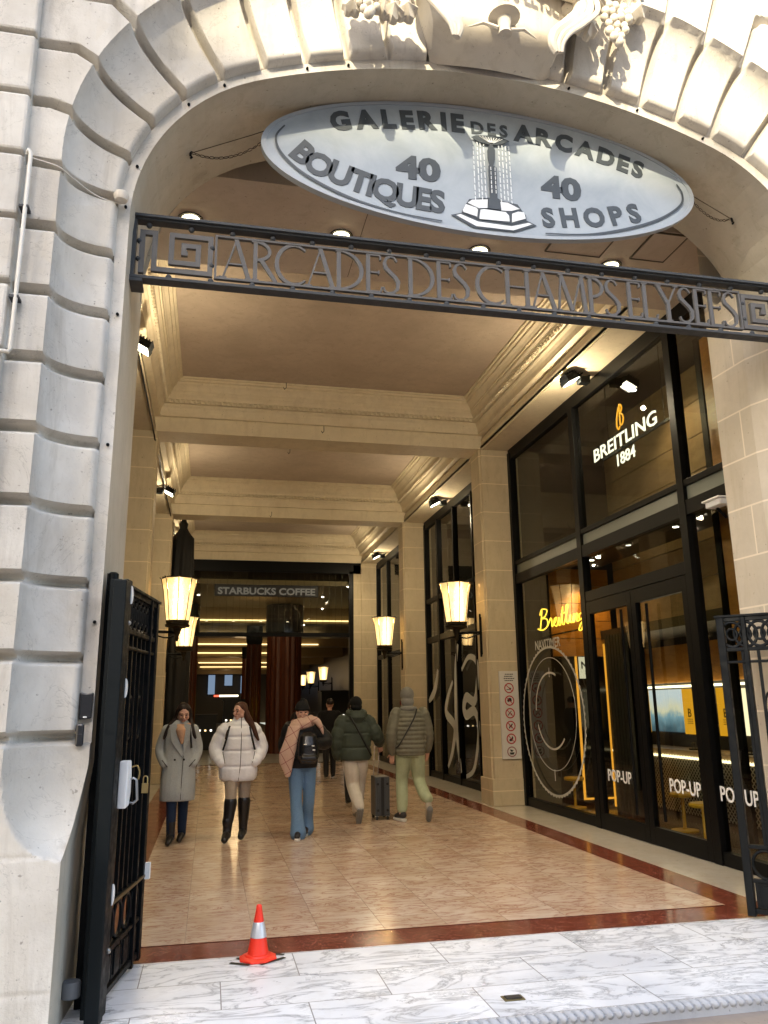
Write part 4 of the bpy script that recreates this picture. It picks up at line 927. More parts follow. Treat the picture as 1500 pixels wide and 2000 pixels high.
for P in ([(-1.67, .16), (-1.735, .05), (-1.70, -.08), (-1.56, -.22), (-1.35, -.335), (-1.091, -.43), (-.767, -.495), (-.423, -.520)], [(.445, -.522), (.833, -.482), (1.21, -.375), (1.50, -.25), (1.70, -.10), (1.735, .02), (1.69, .11)]):
    q = pl(P, 8); b = MB(); vs = []; nn = len(q)
    for i, p in enumerate(q):
        d = (q[min(i+1, nn-1)]-q[max(i-1, 0)]).normalized(); wd = .011*(.55+.45*math.sin(math.pi*min(1, max(0, i/nn)))); vs += [(SX+p.x-d.y*wd, SY-.012, SZ+p.y+d.x*wd), (SX+p.x+d.y*wd, SY-.012, SZ+p.y-d.x*wd)]
    b.add(vs, [(2*i, 2*i+1, 2*i+3, 2*i+2) for i in range(nn-1)]); b.build("swoosh", M_txt, t)
FO = {'dish': [(-0.156, 0.283), (-0.117, 0.306), (0.007, 0.322), (0.102, 0.323), (0.175, 0.292), (0.129, 0.265), (0.069, 0.243), (0.003, 0.233), (-0.102, 0.249)],
'stem': [(-0.003, 0.232), (0.027, 0.236), (0.044, 0.187), (0.038, 0.102), (0.023, 0.035), (0.049, 0.026), (0.044, -0.26), (0.064, -0.27), (0.071, -0.363), (-0.041, -0.362), (-0.031, -0.27), (-0.02, -0.263), (-0.021, 0.029), (-0.011, 0.043), (-0.023, 0.106), (-0.023, 0.177)],
'basin': [(-0.255, -0.4), (-0.194, -0.293), (-0.031, -0.258), (0.218, -0.287), (0.251, -0.339), (0.284, -0.379), (0.287, -0.422), (0.167, -0.475), (-0.126, -0.463), (-0.258, -0.425)],
'w1': [(-0.209, -0.332), (-0.171, -0.299), (-0.038, -0.278), (-0.044, -0.356), (-0.116, -0.369)], 'w2': [(0.061, -0.286), (0.131, -0.286), (0.231, -0.329), (0.162, -0.357), (0.074, -0.366)],
'w3': [(-0.252, -0.4), (-0.224, -0.346), (-0.139, -0.366), (-0.126, -0.383), (-0.134, -0.446), (-0.25, -0.418)], 'w4': [(-0.114, -0.443), (-0.103, -0.38), (-0.071, -0.372), (0.109, -0.374), (0.136, -0.404), (0.139, -0.457), (-0.115, -0.465)],
'w5': [(0.159, -0.461), (0.164, -0.382), (0.215, -0.357), (0.267, -0.356), (0.279, -0.411)], 'skirt': [(-0.347, -0.452), (-0.267, -0.426), (-0.126, -0.463), (0.167, -0.475), (0.287, -0.422), (0.373, -0.458), (0.181, -0.541), (-0.164, -0.545)],
'w6': [(-0.307, -0.453), (-0.27, -0.439), (-0.127, -0.488), (0.155, -0.495), (0.303, -0.445), (0.335, -0.454), (0.17, -0.53), (-0.146, -0.53)]}
def poly_on_sign(b, pts, d, m=None): b.prism(pts, lambda u, v, q: (SX+u, SY-q, SZ+v), d, d+.004, m)
b = MB(); b.prism
for k in ('skirt', 'basin'): poly_on_sign(b, FO[k], .006 if k == 'skirt' else .010, 0)
for k in ('w1', 'w2', 'w3', 'w4', 'w5', 'w6'): poly_on_sign(b, FO[k], .015 if k != 'w6' else .0105, 1)
poly_on_sign(b, FO['stem'], .020, 0); poly_on_sign(b, FO['dish'], .020, 0)
for k in range(9):
    u = -.09+k*.025; poly_on_sign(b, [(u, .300-.0*k), (u+.005, .300), (.010+k*.003-.002, .247), (.006+k*.003-.006, .247)], .025, 1)
rnd = random.Random(4)
for u in (-.145, -.11, -.085, -.055, .075, .105, .135, .165):
    v = .25
    while v > -.27:
        L = rnd.uniform(.025, .055); poly_on_sign(b, [(u, v), (u+.007, v), (u+.009, v-L), (u+.002, v-L)], .012, 1); v -= L+.014
for u in (-.006, .030):
    v = .02
    while v > -.22: poly_on_sign(b, [(u, v), (u+.006, v), (u+.006, v-.03), (u, v-.03)], .026, 1); v -= .042
b.build("fountain_picture", [M_txt, M_wpt], t)
HK = [(-.30, 6.08), (.62, 6.30), (2.07, 6.41), (3.55, 6.29), (4.42, 6.05)]
def chain(name, a, c, sag, label, grp):
    a, c = Vector(a), Vector(c); L = (c-a).length; n = max(4, int(L/.035)); b = MB()
    for i in range(n):
        u = (i+.5)/n; p = a.lerp(c, u)-Vector((0, 0, sag*4*u*(1-u))); p2 = a.lerp(c, u+.5/n)-Vector((0, 0, sag*4*(u+.5/n)*(1-u-.5/n))); d = (p2-p).normalized()*.021
        side = Vector((0, .009, 0)) if i % 2 else d.cross(Vector((0, 1, 0))).normalized()*.009
        b.tube([p-d, p-d*.5+side, p+d*.5+side, p+d, p+d*.5-side, p-d*.5-side], .0032, 5, closed=True)
    return tag(b.build(name, M_chain), label, "chain", grp)
M_chain = metal_black("rusty_chain", (.07, .05, .035), .7)
def ceilz(x):
    dx = abs(x-CX); return ZC+math.sqrt(RB*RB-dx*dx) if dx < RB*math.sin(TH) else Z0+math.sqrt(max(0, RC*RC-(dx-1.34)**2))
hk = [(x, ceilz(x)) for x in (-.30, .62, 2.10, 3.52, 4.35)]
chain("sign_chain", (hk[0][0], 5.4, hk[0][1]), (SX-SAa, 5.32, SZ), .09, "long slack chain from the left arch soffit to the oval sign tip", "chains holding the oval sign")
for i in (1, 2, 3):
    x, z = hk[i]; v = SB*math.sqrt(max(0, 1-((x-SX)/SAa)**2)); chain("sign_chain", (x, 5.4, z), (x, 5.31, SZ+v-.03), 0, ["", "short chain above the left part of the oval sign", "short chain above the middle of the oval sign", "short chain above the right part of the oval sign"][i], "chains holding the oval sign")
chain("sign_chain", (hk[4][0], 5.4, hk[4][1]), (SX+SAa, 5.32, SZ), .09, "long slack chain from the right arch soffit to the oval sign tip", "chains holding the oval sign")
b = MB()
for i in range(4): b.tube([(hk[i][0], 5.4, hk[i][1]-.01), ((hk[i][0]+hk[i+1][0])/2, 5.4, min(ceilz((hk[i][0]+hk[i+1][0])/2)-.02, (hk[i][1]+hk[i+1][1])/2-.02)), (hk[i+1][0], 5.4, hk[i+1][1]-.01)], .0035, 5)
b.build("sign_wire", M_chain, t)
for x, z in hk: MB().tube([(x, 5.4, z+.02), (x, 5.4, z-.03), (x+.012, 5.4, z-.045), (x, 5.4, z-.055)], .009, 6).build("anchor_hook", M_iron, t)

# ------------------------------------------------------------------ iron lettered beam
M_let = metal_black("letter_grey", (.12, .115, .11), .5)
BMY = 5.2; t = thing("lettered_beam", "grey iron beam with cut out capital letters and key pattern spanning the arch", "sign beam", (CX, BMY, 4.73))
x0b, x1b = -.665, 4.74; zb0, zb1 = 4.487, 4.982
b = MB()
b.box(x0b, x1b, BMY-.03, BMY+.05, zb1-.032, zb1); b.box(x0b, x1b, BMY-.03, BMY+.05, zb0, zb0+.03); b.box(x0b, x0b+.04, BMY-.028, BMY+.048, zb0+.03, zb1-.032); b.box(x1b-.04, x1b, BMY-.028, BMY+.048, zb0+.03, zb1-.032)
b.box(x0b, x1b, BMY-.05, BMY-.03, zb1-.018, zb1+.004); b.box(x0b, x1b, BMY-.05, BMY-.03, zb0-.004, zb0+.016); b.box(x0b-.02, x0b+.10, BMY-.05, BMY+.12, zb0-.03, zb0-.004)
b.build("outer_frame", M_zinc, t, bevel=.003)
xi0, xi1, zi0, zi1 = -.06, 4.14, 4.560, 4.908; xi0 -= .025; xi1 += .03
b = MB(); w_ = .016
b.box(xi0, xi1, BMY, BMY+.03, zi1-w_, zi1); b.box(xi0, xi1, BMY, BMY+.03, zi0, zi0+w_); b.box(xi0, xi0+w_, BMY, BMY+.03, zi0+w_, zi1-w_); b.box(xi1-w_, xi1, BMY, BMY+.03, zi0+w_, zi1-w_)
b.build("inner_frame", M_let, t)
b = MB(); x = x0b+.12
while x < x1b-.1:
    b.ell((x, BMY+.01, zi1+.020), (.022, .022, .022), 8); b.ell((x+.15, BMY+.01, zi0-.022), (.022, .022, .022), 8); x += .29
for xx in (x0b+.06, xi0-.02, xi1+.02):
    for zz in (4.66, 4.80): b.ell((xx, BMY+.01, zz), .02, 8)
b.build("spacer_studs", M_zinc, t, smooth=True)
def key(sx, xa):     # Greek key panel, mirrored on the right
    b = MB(); wd = .036; K = [[(.0, .0), (.0, .30), (.085, .30), (.085, .02), (.47, .02), (.47, .30), (.20, .30), (.20, .085), (.385, .085), (.385, .225), (.285, .225), (.285, .165), (.33, .165)]]
    for P in K:
        for (a, c), (e, f) in zip(P[:-1], P[1:]):
            u0, u1 = sorted((a, e)); v0, v1 = sorted((c, f)); h = wd/2
            if abs(a-e) < 1e-6: b.box(xa+sx*(u0-h), xa+sx*(u0+h), BMY, BMY+.03, zi0+v0-h+.01, zi0+v1+h+.01)
            else: b.box(xa+sx*(u0+h), xa+sx*(u1-h), BMY+.001, BMY+.029, zi0+v0-h+.01, zi0+v0+h+.01)
    b.build("key_panel", M_let, t)
key(1, -.585); key(-1, 4.665)
def glyph(c):
    """Roman capital strokes: list of (points, half-widths); height 1"""
    T, H2 = .042, .017
    def arc(cx, cz, rx, rz, a0, a1, n=14): return [(cx+rx*math.cos(R(lerp(a0, a1, i/n))), cz+rz*math.sin(R(lerp(a0, a1, i/n)))) for i in range(n+1)]
    def sf(x, z, w=.10): return ([(x-w, z), (x+w, z)], [.016, .016])
    if c == 'A': return .80, [([(.06, 0), (.40, 1.0)], [H2, H2]), ([(.38, 1.02), (.74, 0)], [T, T]), ([(.18, .36), (.62, .36)], [H2]*2), sf(.06, .012), sf(.74, .012)]
    if c == 'R': return .66, [([(.12, 0), (.12, 1)], [T, T]), (arc(.14, .76, .36, .235, 90, -90), [H2]+[.034]*13+[H2]), ([(.28, .53), (.68, 0)], [T, T*.9]), sf(.12, .012), sf(.08, .99, .07)]
    if c == 'C': return .86, [(arc(.52, .5, .47, .5, 50, 310, 24), [H2]+[lerp(H2, T, math.sin(math.pi*i/24)) for i in range(1, 24)]+[H2])]
    if c == 'D': return .84, [([(.12, 0), (.12, 1)], [T, T]), (arc(.14, .5, .62, .49, 90, -90, 20), [lerp(H2, T, math.sin(math.pi*i/20)) for i in range(21)]), sf(.10, .012, .07), sf(.10, .99, .07)]
    if c == 'E': return .52, [([(.12, 0), (.12, 1)], [T, T]), ([(.12, .98), (.46, .98)], [H2]*2), ([(.12, .52), (.42, .52)], [H2]*2), ([(.12, .02), (.48, .02)], [H2]*2), ([(.46, .98), (.47, .86)], [.018]*2), ([(.48, .02), (.50, .15)], [.018]*2), ([(.42, .47), (.42, .57)], [.014]*2)]
    if c == 'S': return .52, [([(.44, .86), (.36, .96), (.25, .99), (.13, .93), (.08, .80), (.12, .67), (.25, .56), (.38, .45), (.47, .32), (.45, .14), (.33, .03), (.18, .01), (.08, .06), (.05, .16)], [.016, .02, .022, .03, .038, .045, T, T, .045, .035, .026, .022, .02, .016])]
    if c == 'H': return .84, [([(.12, 0), (.12, 1)], [T, T]), ([(.72, 0), (.72, 1)], [T, T]), ([(.12, .52), (.72, .52)], [H2]*2), sf(.12, .012), sf(.12, .99), sf(.72, .012), sf(.72, .99)]
    if c == 'M': return 1.0, [([(.08, 0), (.18, 1)], [H2, H2]), ([(.18, 1.0), (.50, .02)], [T, T]), ([(.50, .02), (.82, 1)], [H2, H2]), ([(.82, 1), (.92, 0)], [T, T]), sf(.08, .012, .08), sf(.92, .012), sf(.15, .99, .06), sf(.85, .99, .06)]
    if c == 'P': return .56, [([(.12, 0), (.12, 1)], [T, T]), (arc(.14, .73, .36, .26, 90, -90), [H2]+[.034]*13+[H2]), sf(.12, .012), sf(.08, .99, .07)]
    if c == 'L': return .54, [([(.12, 0), (.12, 1)], [T, T]), ([(.12, .02), (.48, .02)], [H2]*2), ([(.48, .02), (.51, .15)], [.018]*2), sf(.12, .99)]
    if c == 'Y': return .70, [([(.05, 1), (.36, .48)], [T, T]), ([(.66, 1), (.36, .48)], [H2, H2]), ([(.36, .5), (.36, 0)], [T, T]), sf(.06, .99), sf(.64, .99, .08), sf(.36, .012)]
    return .22, []
words = "ARCADES DES CHAMPS ELYSEES"; hgt = zi1-zi0-2*w_-.004; ws = [glyph(c)[0] for c in words]
xs0, xs1 = xi0+.045, xi1-.035; tot = sum(ws)*hgt*.86; gap = (xs1-xs0-tot)/(len(words)-1); x = xs0
for c, gw in zip(words, ws):
    if c != ' ':
        b = MB()
        for si, (P, W) in enumerate(glyph(c)[1]):
            P = [Vector((x+p[0]*hgt*.86, zi0+w_+.002+p[1]*hgt)) for p in P]; vs = []; nn = len(P)
            for i, p in enumerate(P):
                d = (P[min(i+1, nn-1)]-P[max(i-1, 0)]).normalized(); q = Vector((-d.y, d.x))*W[i]*hgt*1.15; e = .0006*si
                for yy in (BMY+.004-e, BMY+.026+e): vs += [(p.x+q.x, yy, p.y+q.y), (p.x-q.x, yy, p.y-q.y)]
            fs = []
            for i in range(nn-1):
                a, k = 4*i, 4*i+4; fs += [(a, a+1, k+1, k), (a+2, k+2, k+3, a+3), (a, k, k+2, a+2), (a+1, a+3, k+3, k+1)]
            fs += [(0, 2, 3, 1), (4*nn-4, 4*nn-3, 4*nn-1, 4*nn-2)]; b.add(vs, fs)
        b.build("letter", M_let, t)
    x += gw*hgt*.86+gap

# ------------------------------------------------------------------ iron gates
def gate(name, label, hinge, end, zt, extras=None):
    """leaf from hinge to free end (xy); local u along leaf"""
    hx, hy = hinge; ex, ey = end; L = math.hypot(ex-hx, ey-hy); d = Vector(((ex-hx)/L, (ey-hy)/L, 0)); nrm = Vector((-d.y, d.x, 0))
    t = thing(name, label, "gate", (hx, hy, 0))
    def W(u, v, z): return (hx+d.x*u+nrm.x*v, hy+d.y*u+nrm.y*v, z)
    def bx(b, u0, u1, v0, v1, z0, z1):
        c = [W(u, v, z) for z in (z0, z1) for v in (v0, v1) for u in (u0, u1)]; b.add(c, [(0, 2, 3, 1), (4, 5, 7, 6), (0, 1, 5, 4), (2, 6, 7, 3), (0, 4, 6, 2), (1, 3, 7, 5)])
    b = MB(); q = .03
    for u0, u1 in ((0, .06), (L-.06, L), (L-.225, L-.19)): bx(b, u0, u1, -.03, .03, .02, zt)
    for z0, z1 in ((zt-.035, zt), (zt-.275, zt-.245), (zt-.37, zt-.35), (.50, .53), (.26, .285), (.04, .075)): bx(b, .06, L-.06, -.022, .022, z0, z1)
    bx(b, -.01, L+.01, -.04, .04, zt-.002, zt+.018)
    b.build("gate_frame", M_iron, t, bevel=.004)
    b = MB(); nb = 7
    inner = L-.12; step = inner/nb
    for k in range(1, nb):
        u = .06+k*step
        bx(b, u-.011, u+.011, -.011, .011, .53, zt-.275)
    b.build("bars", M_iron, t)
    b = MB(); nr = 8; rr = .100; wst = inner/nr
    def rg(uc, zc, r, r2=None, th=.009):
        P = [W(uc+(r2 or r)*math.cos(a), 0, zc+r*math.sin(a)) for a in [2*math.pi*i/20 for i in range(20)]]; b.tube(P, th, 6, closed=True)
    for k in range(nr):
        rg(.06+(k+.5)*wst, zt-.14, rr, rr*.85, .013); rg(.06+(k+.5)*wst, zt-.14, rr*.45, rr*.4, .011)
    b.build("scroll_frieze", M_iron, t, smooth=True)
    b = MB()
    for k in range(4): rg(.06+(k+.5)*inner/4, .39, .10, .09, .012)
    b.build("ring_band", M_iron, t, smooth=True); b = MB()
    for zc in (1.55,): 
        for k in (0, 2, 4): b = MB(); rg(.06+(k+.5)*step, zc, .13, .055, .010); b.build("bar_ring", M_iron, t, smooth=True)
    b = MB()
    for k in range(4):
        u0, u1 = .06+k*inner/4+.012, .06+(k+1)*inner/4-.012; bx(b, u0, u1, -.006, .006, .078, .26)
        bx(b, u0+.03, u1-.03, -.016, .016, .10, .235)
    b.build("kick_panel", M_iron, t, bevel=.003)
    return t, W, bx, L
G1, W1, bx1, L1 = gate("iron_gate", "black iron gate leaf folded back against the left pier with lock and padlock", (-.545, 5.04), (-.405, 5.93), 2.33)
b = MB(); bx1(b, -.10, .0, -.06, .05, .0, 2.36); bx1(b, -.2, -.11, -.075, .0, .0, 2.34); b.build("folded_stile", M_iron2, G1, bevel=.006)
b = MB(); b.box(-.665, -.60, 5.12, 5.20, 0, 2.42); b.box(-.64, -.60, 5.20, 5.24, 0, 2.36); b.build("hinge_post", M_iron, G1, bevel=.004)
b = MB(); b.lathe([(.028, 2.30), (.032, 2.33), (.032, 2.40), (.02, 2.41)], (-.60, 5.02, 0), 12); b.build("hinge", M_iron, G1, smooth=True); b = MB(); b.lathe([(.045, .12), (.05, .125), (.05, .19), (.045, .2)], (-.66, 4.93, 0), 16); b.build("hinge", metal_black("worn_hinge", (.12, .125, .13), .5), G1, smooth=True)
M_sticker = mat("white_plastic", (.80, .80, .78), .4)
for zz in (2.27, 1.72, .60):
    b = MB(); vs = [W1(-.02, -.072, zz-.05)]
    pts_ = [(-.0+.045*math.sin(a), zz-.055*math.cos(a)) for a in [math.pi*i/10 for i in range(11)]]
    b.prism(pts_, lambda u, v, d: W1(u-.04, -.062-d, v), 0, .006); b.build("half_round_marker", M_sticker, G1)
b = MB(); b.prism([(-.055, 1.05), (.02, 1.06), (.05, 1.13), (.05, 1.22), (.025, 1.31), (-.05, 1.31)], lambda u, v, d: W1(u, -.062-d, v), 0, .05); b.build("lock_box", M_sticker, G1, bevel=.006)
b = MB(); P = [(.105, 1.20), (.095, 1.08), (.13, 1.07), (.155, 1.09), (.145, 1.20), (.125, 1.21)]; b.tube([W1(.03, -u, v) for u, v in P], .008, 8, closed=True); b.build("lock_handle", mat("dull_steel", (.35, .36, .37), .35, .8), G1, smooth=True)
b = MB(); b.tube(pl([W1(.05, -.11, 1.27), W1(.05, -.14, 1.275), W1(.05, -.155, 1.24), W1(.05, -.15, 1.20)], 4), .005, 6); b.prism([(.165, 1.12), (.20, 1.12), (.20, 1.175), (.165, 1.175)], lambda u, v, d: W1(.08+d, -u, v), 0, .018)
b.tube(pl([W1(.09, -.17, 1.175), W1(.09, -.172, 1.21), W1(.09, -.192, 1.21), W1(.09, -.195, 1.175)], 4), .004, 6); b.build("padlock", mat("brass_lock", (.45, .33, .14), .35, .9), G1)
b = MB(); b.ell(W1(-.05, -.065, 2.1), .014, 10); b.ell(W1(-.05, -.065, .32), .016, 10); b.build("bolt_head", mat("steel_bolt", (.3, .29, .27), .4, .8), G1, smooth=True)
b = MB(); bx1(b, L1-.02, L1+.02, -.06, -.02, .50, .60); b.build("latch", M_sticker, G1)
b = MB(); bx1(b, -.03, L1, -.035, -.023, .515, .53); b.build("brass_rail", mat("dull_brass_rail", (.16, .11, .05), .5, .5), G1)
G2, W2, bx2, L2 = gate("iron_gate", "black iron gate leaf standing open at the right edge beside the shop doors", (4.72, 5.18), (4.07, 5.86), 2.27)
b = MB(); b.box(4.70, 4.76, 5.10, 5.17, 0, 2.35); b.build("hinge_post", M_iron, G2)
# bell and card reader on the left pier
t = thing("card_reader", "black curved card reader on the left pier", "card reader", (-.695, 4.94, 1.62)); b = MB()
b.prism([(-.033, -.075), (.033, -.07), (.036, .075), (.0, .068), (-.036, .075)], lambda u, v, d: (-.690+u, 4.95-d, 1.62+v), 0, .035); b.build("reader_body", mat("black_plastic", (.02, .02, .022), .25), t, bevel=.006); MB().box(-.70, -.68, 4.911, 4.915, 1.555, 1.562).build("indicator", M_sticker, t)
t = thing("doorbell_keypad", "small black bell panel below the card reader", "doorbell", (-.705, 4.90, 1.46)); MB().box(-.727, -.683, 4.86, 4.89, 1.40, 1.525).build("bell_body", bpy.data.materials["black_plastic"], t, bevel=.012); MB().box(-.72, -.69, 4.855, 4.859, 1.465, 1.468).build("indicator", M_zinc, t)
# conduit on the facade
M_pipe = mat("cream_conduit", (.62, .58, .50), .5)
t = thing("conduit_pipe", "thin cream conduit pipe running down the facade at the left", "pipe", (-1.2, 4.5, 4.3))
b = MB(); b.tube([(-1.225, 4.585, 4.93), (-1.215, 4.565, 4.95), (-1.200, 4.555, 4.92), (-1.198, 4.555, 3.62), (-1.205, 4.555, 3.60), (-1.30, 4.535, 3.598), (-1.5, 4.53, 3.598)], .013, 10); b.build("tube", M_pipe, t, smooth=True)
b = MB()
for zz in (4.55, 3.95): b.box(-1.235, -1.18, 4.545, 4.62, zz-.008, zz+.008)
b.build("clamp", M_zinc, t)
t = tag(MB().tube(pl([(-1.2, 4.60, 4.92), (-1.05, 4.62, 4.895), (-.98, 4.70, 4.885), (-.86, 4.84, 4.875), (-.73, 4.89, 4.865), (-.70, 4.92, 4.90), (-.67, 4.94, 4.96), (-.655, 5.05, 4.99), (-.655, 5.12, 4.93)], 5), .005, 6).build("facade_cable", M_pipe), "pale cable running from the conduit to the iron beam", "cable")
t = thing("facade_spot", "small weathered lamp holder above the left end of the iron beam", "lamp", (-.70, 4.86, 4.95))
b = MB(); b.lathe([(.01, 4.865), (.04, 4.875), (.052, 4.91), (.045, 4.93)], (-.70, 4.87, 0), 12); b.tube([(-.70, 4.88, 4.92), (-.67, 4.93, 4.97)], .01, 6); b.build("lamp_cup", M_carve, t, smooth=True)
rnd = random.Random(8)
b = MB()
for sA in (4.09, 4.88, 5.2, 5.83, 6.14, 6.78, 7.1, 8.9, 9.5, 10.1, 3.2, 2.1):
    s = sA if sA <= H else 2*H-sA; x, z, nx, nz = arch(s); x += nx*.03; z += nz*.03
    if sA > H: x = 2*CX-x
    MB().ell((x, 4.945, z), (.011, .016, .011), 8).build("anchor_stud", M_iron, BLD)

# security camera on the right shop front
t = thing("security_camera", "small white security camera high on the shop front at the right", "camera", (4.98, 6.95, 3.56)); b = MB(); b.box(4.90, 5.02, 6.78, 7.02, 3.52, 3.58); b.box(4.87, 5.04, 6.76, 7.04, 3.58, 3.60); b.build("body", M_sticker, t, bevel=.006); MB().tube([(4.98, 6.95, 3.52), (5.08, 6.95, 3.42)], .015, 8).build("bracket", M_frame, t)

# ------------------------------------------------------------------ prohibition sign on the pilaster
t = thing("prohibition_sign", "tall white notice with six red ringed ban symbols on the nearest right pilaster", "sign", (4.91, 12.9, 1.43))
PSY = 12.898; MB().box(4.745, 5.075, PSY, 12.93, .725, 2.145).build("notice_board", mat("notice_white", (.72, .70, .66), .35), t, bevel=.003)
M_red = mat("notice_red", (.50, .03, .04), .4); M_ink = mat("notice_black", (.02, .02, .02), .5)
b = MB()
for i, wd in enumerate((.12, .15, .17, .14)): 
    x = 4.91-wd/2*1.0
    while x < 4.91+wd/2: L = random.Random(int(x*1e4)).uniform(.012, .03); b.box(x, x+L, PSY-.003, PSY-.001, 2.085-i*.035, 2.10-i*.035); x += L+.008
b.build("heading_lines", M_ink, t)
def disc(b, xc, zc, r0, r1, d, n=32, m=None):
    vs = []
    for i in range(n):
        a = 2*math.pi*i/n
        for r in (r0, r1): vs.append((xc+r*math.cos(a), PSY-d, zc+r*math.sin(a)))
    b.add(vs, [(2*i, 2*i+1, 2*((i+1) % n)+1, 2*((i+1) % n)) for i in range(n)], m)
for i in range(6):
    zc = 1.865-i*.205; b = MB()
    ic = MB(); P = lambda pts: ic.prism([(4.91+u, zc+v) for u, v in pts], lambda u, v, d: (u, PSY-d, v), .001, .003)
    if i == 0: ic.tube([(4.88, PSY-.002, zc+.03), (4.93, PSY-.002, zc-.02)], .004, 5); P([(-.045, -.03), (.02, -.03), (.02, -.02), (-.045, -.02)]); P([(.0, .01), (.04, .0), (.035, -.02), (.0, -.01)])
    if i == 1: P([(-.035, -.02), (-.04, .01), (-.01, .045), (.03, .04), (.04, .0), (.03, -.025), (.005, -.01), (-.01, -.02)])
    if i == 2: P([(-.045, -.03), (-.035, -.04), (.03, .035), (.02, .04)]); P([(.01, -.03), (.03, -.035), (.035, -.01), (.015, .0)])
    if i == 3: P([(-.04, .04), (-.025, .04), (.0, .01), (.025, .04), (.04, .035), (.02, .0), (.035, -.035), (.02, -.04), (.0, -.012), (-.02, -.04), (-.035, -.035), (-.018, .0)])
    if i == 4: P([(-.04, -.02), (-.02, -.04), (.02, -.03), (.035, .02), (.02, .045), (.005, .01), (-.02, .0)])
    if i == 5: P([(-.03, .04), (.03, .02), (.01, -.0), (-.02, .0)]); P([(-.04, -.01), (.045, -.01), (.03, -.045), (-.03, -.045)])
    ic.build("ban_symbol", M_ink, t)
    disc(b, 4.91, zc, .066, .084, .004)
    if i < 5: b.add([(4.91-.05, PSY-.0055, zc+.058), (4.91-.058, PSY-.0055, zc+.05), (4.91+.05, PSY-.0055, zc-.058), (4.91+.058, PSY-.0055, zc-.05)], [(0, 1, 2, 3)])
    b.build("red_ring", M_red if i < 5 else mat("faded_ring", (.35, .16, .16), .5), t)
# small red fire point on the last pilaster
t = thing("fire_alarm", "tiny red alarm box on the end pier beside the hall screen", "fire alarm", (4.45, 24.75, 1.65)); MB().box(4.40, 4.50, 24.72, 24.80, 1.62, 1.74).build("alarm_box", M_red, t, bevel=.01); MB().ell((4.45, 24.715, 1.68), .02, 8).build("button", M_sticker, t)

# ------------------------------------------------------------------ traffic cone
CO = (.375, 5.79)
t = thing("traffic_cone", "orange red traffic cone with silver band on taped marble", "traffic cone", (*CO, 0))
mo = mat("cone_orange", (.85, .035, .012), .45); g = NG(mo).obj(); g.col(g.mix(g.ramp(g.noise(9, 5, .7), [(.6, 0.), (.8, .35)]), (.85, .035, .012), (.45, .02, .01))); g.bump(g.noise(30, 3), .1, .003)
KC = .66
def conep(z): return lerp(.105, .022, (z-.05)/.45)
b = MB(); b.lathe([(.175, .006), (.178, .02), (.165, .03), (.135, .035), (.125, .05), (.105, .055)]+[(conep(z), z) for z in (.06, .2, .34, .46)]+[(.028, .485), (.02, .495), (.016, .49)], (*CO, 0), 40); b.v = [(CO[0]+(v[0]-CO[0])*KC, CO[1]+(v[1]-CO[1])*KC, v[2]*KC) for v in b.v]; b.build("cone_body", mo, t, smooth=True)
b = MB(); n = 8; b.prism([(.195*math.cos(2*math.pi*(k+.5)/n), .195*math.sin(2*math.pi*(k+.5)/n)) for k in range(n)], lambda u, v, d: (CO[0]+u, CO[1]+v, d), .001, .02); b.v = [(CO[0]+(v[0]-CO[0])*KC, CO[1]+(v[1]-CO[1])*KC, v[2]*KC) for v in b.v]; b.build("cone_base", mo, t, bevel=.005)
b = MB(); b.lathe([(conep(.20)+.002, .20), (conep(.20)+.004, .203), (conep(.34)+.004, .337), (conep(.34)+.002, .34)], (*CO, 0), 40); b.v = [(CO[0]+(v[0]-CO[0])*KC, CO[1]+(v[1]-CO[1])*KC, v[2]*KC) for v in b.v]; b.build("reflective_band", mat("silver_sheet", (.62, .63, .64), .3, .35), t, smooth=True)
b = MB()
def tape(b, x, y, L, wd, a):
    ca, sa = math.cos(R(a)), math.sin(R(a)); b.quad(*[(x+u*ca-v*sa, y+u*sa+v*ca, .0045) for u, v in ((-L/2, -wd/2), (L/2, -wd/2), (L/2, wd/2), (-L/2, wd/2))])
for i, (dx, dy, L, a) in enumerate(((-.12, -.09, .14, -32), (.09, -.08, .20, 34), (.13, .06, .10, -25), (-.1, .04, .08, 30))):
    b = MB(); tape(b, CO[0]+dx, CO[1]+dy, L, .032, a); tag(b.build("floor_tape", M_black), ["black tape strip before the left side of the cone", "black tape strip before the right side of the cone", "short black tape strip behind the right of the cone", "short black tape strip behind the left of the cone"][i], "tape", "black tape strips round the cone")

# ------------------------------------------------------------------ people
def blob(name, b, m, parent, vox=.011, it=3, fac=.5):
    o = b.build(name, m, parent, smooth=True, angle=180)
    r = o.modifiers.new("remesh", 'REMESH'); r.mode = 'VOXEL'; r.voxel_size = vox; r.use_smooth_shade = True
    s = o.modifiers.new("smooth", 'SMOOTH'); s.iterations = it; s.factor = fac
    return o
def loft(b, rings, n=20):
    """rings: (x, y, z, rx, ry)"""
    vs = []
    for (x, y, z, rx, ry) in rings:
        for k in range(n):
            a = 2*math.pi*k/n; ca, sa = math.cos(a), math.sin(a); e = .85
            vs.append((x+rx*math.copysign(abs(ca)**e, ca), y+ry*math.copysign(abs(sa)**e, sa), z))
    N = len(rings); b.add(vs, [(i*n+k, i*n+(k+1) % n, (i+1)*n+(k+1) % n, (i+1)*n+k) for i in range(N-1) for k in range(n)]+[tuple(range(n))[::-1], tuple(range((N-1)*n, N*n))])
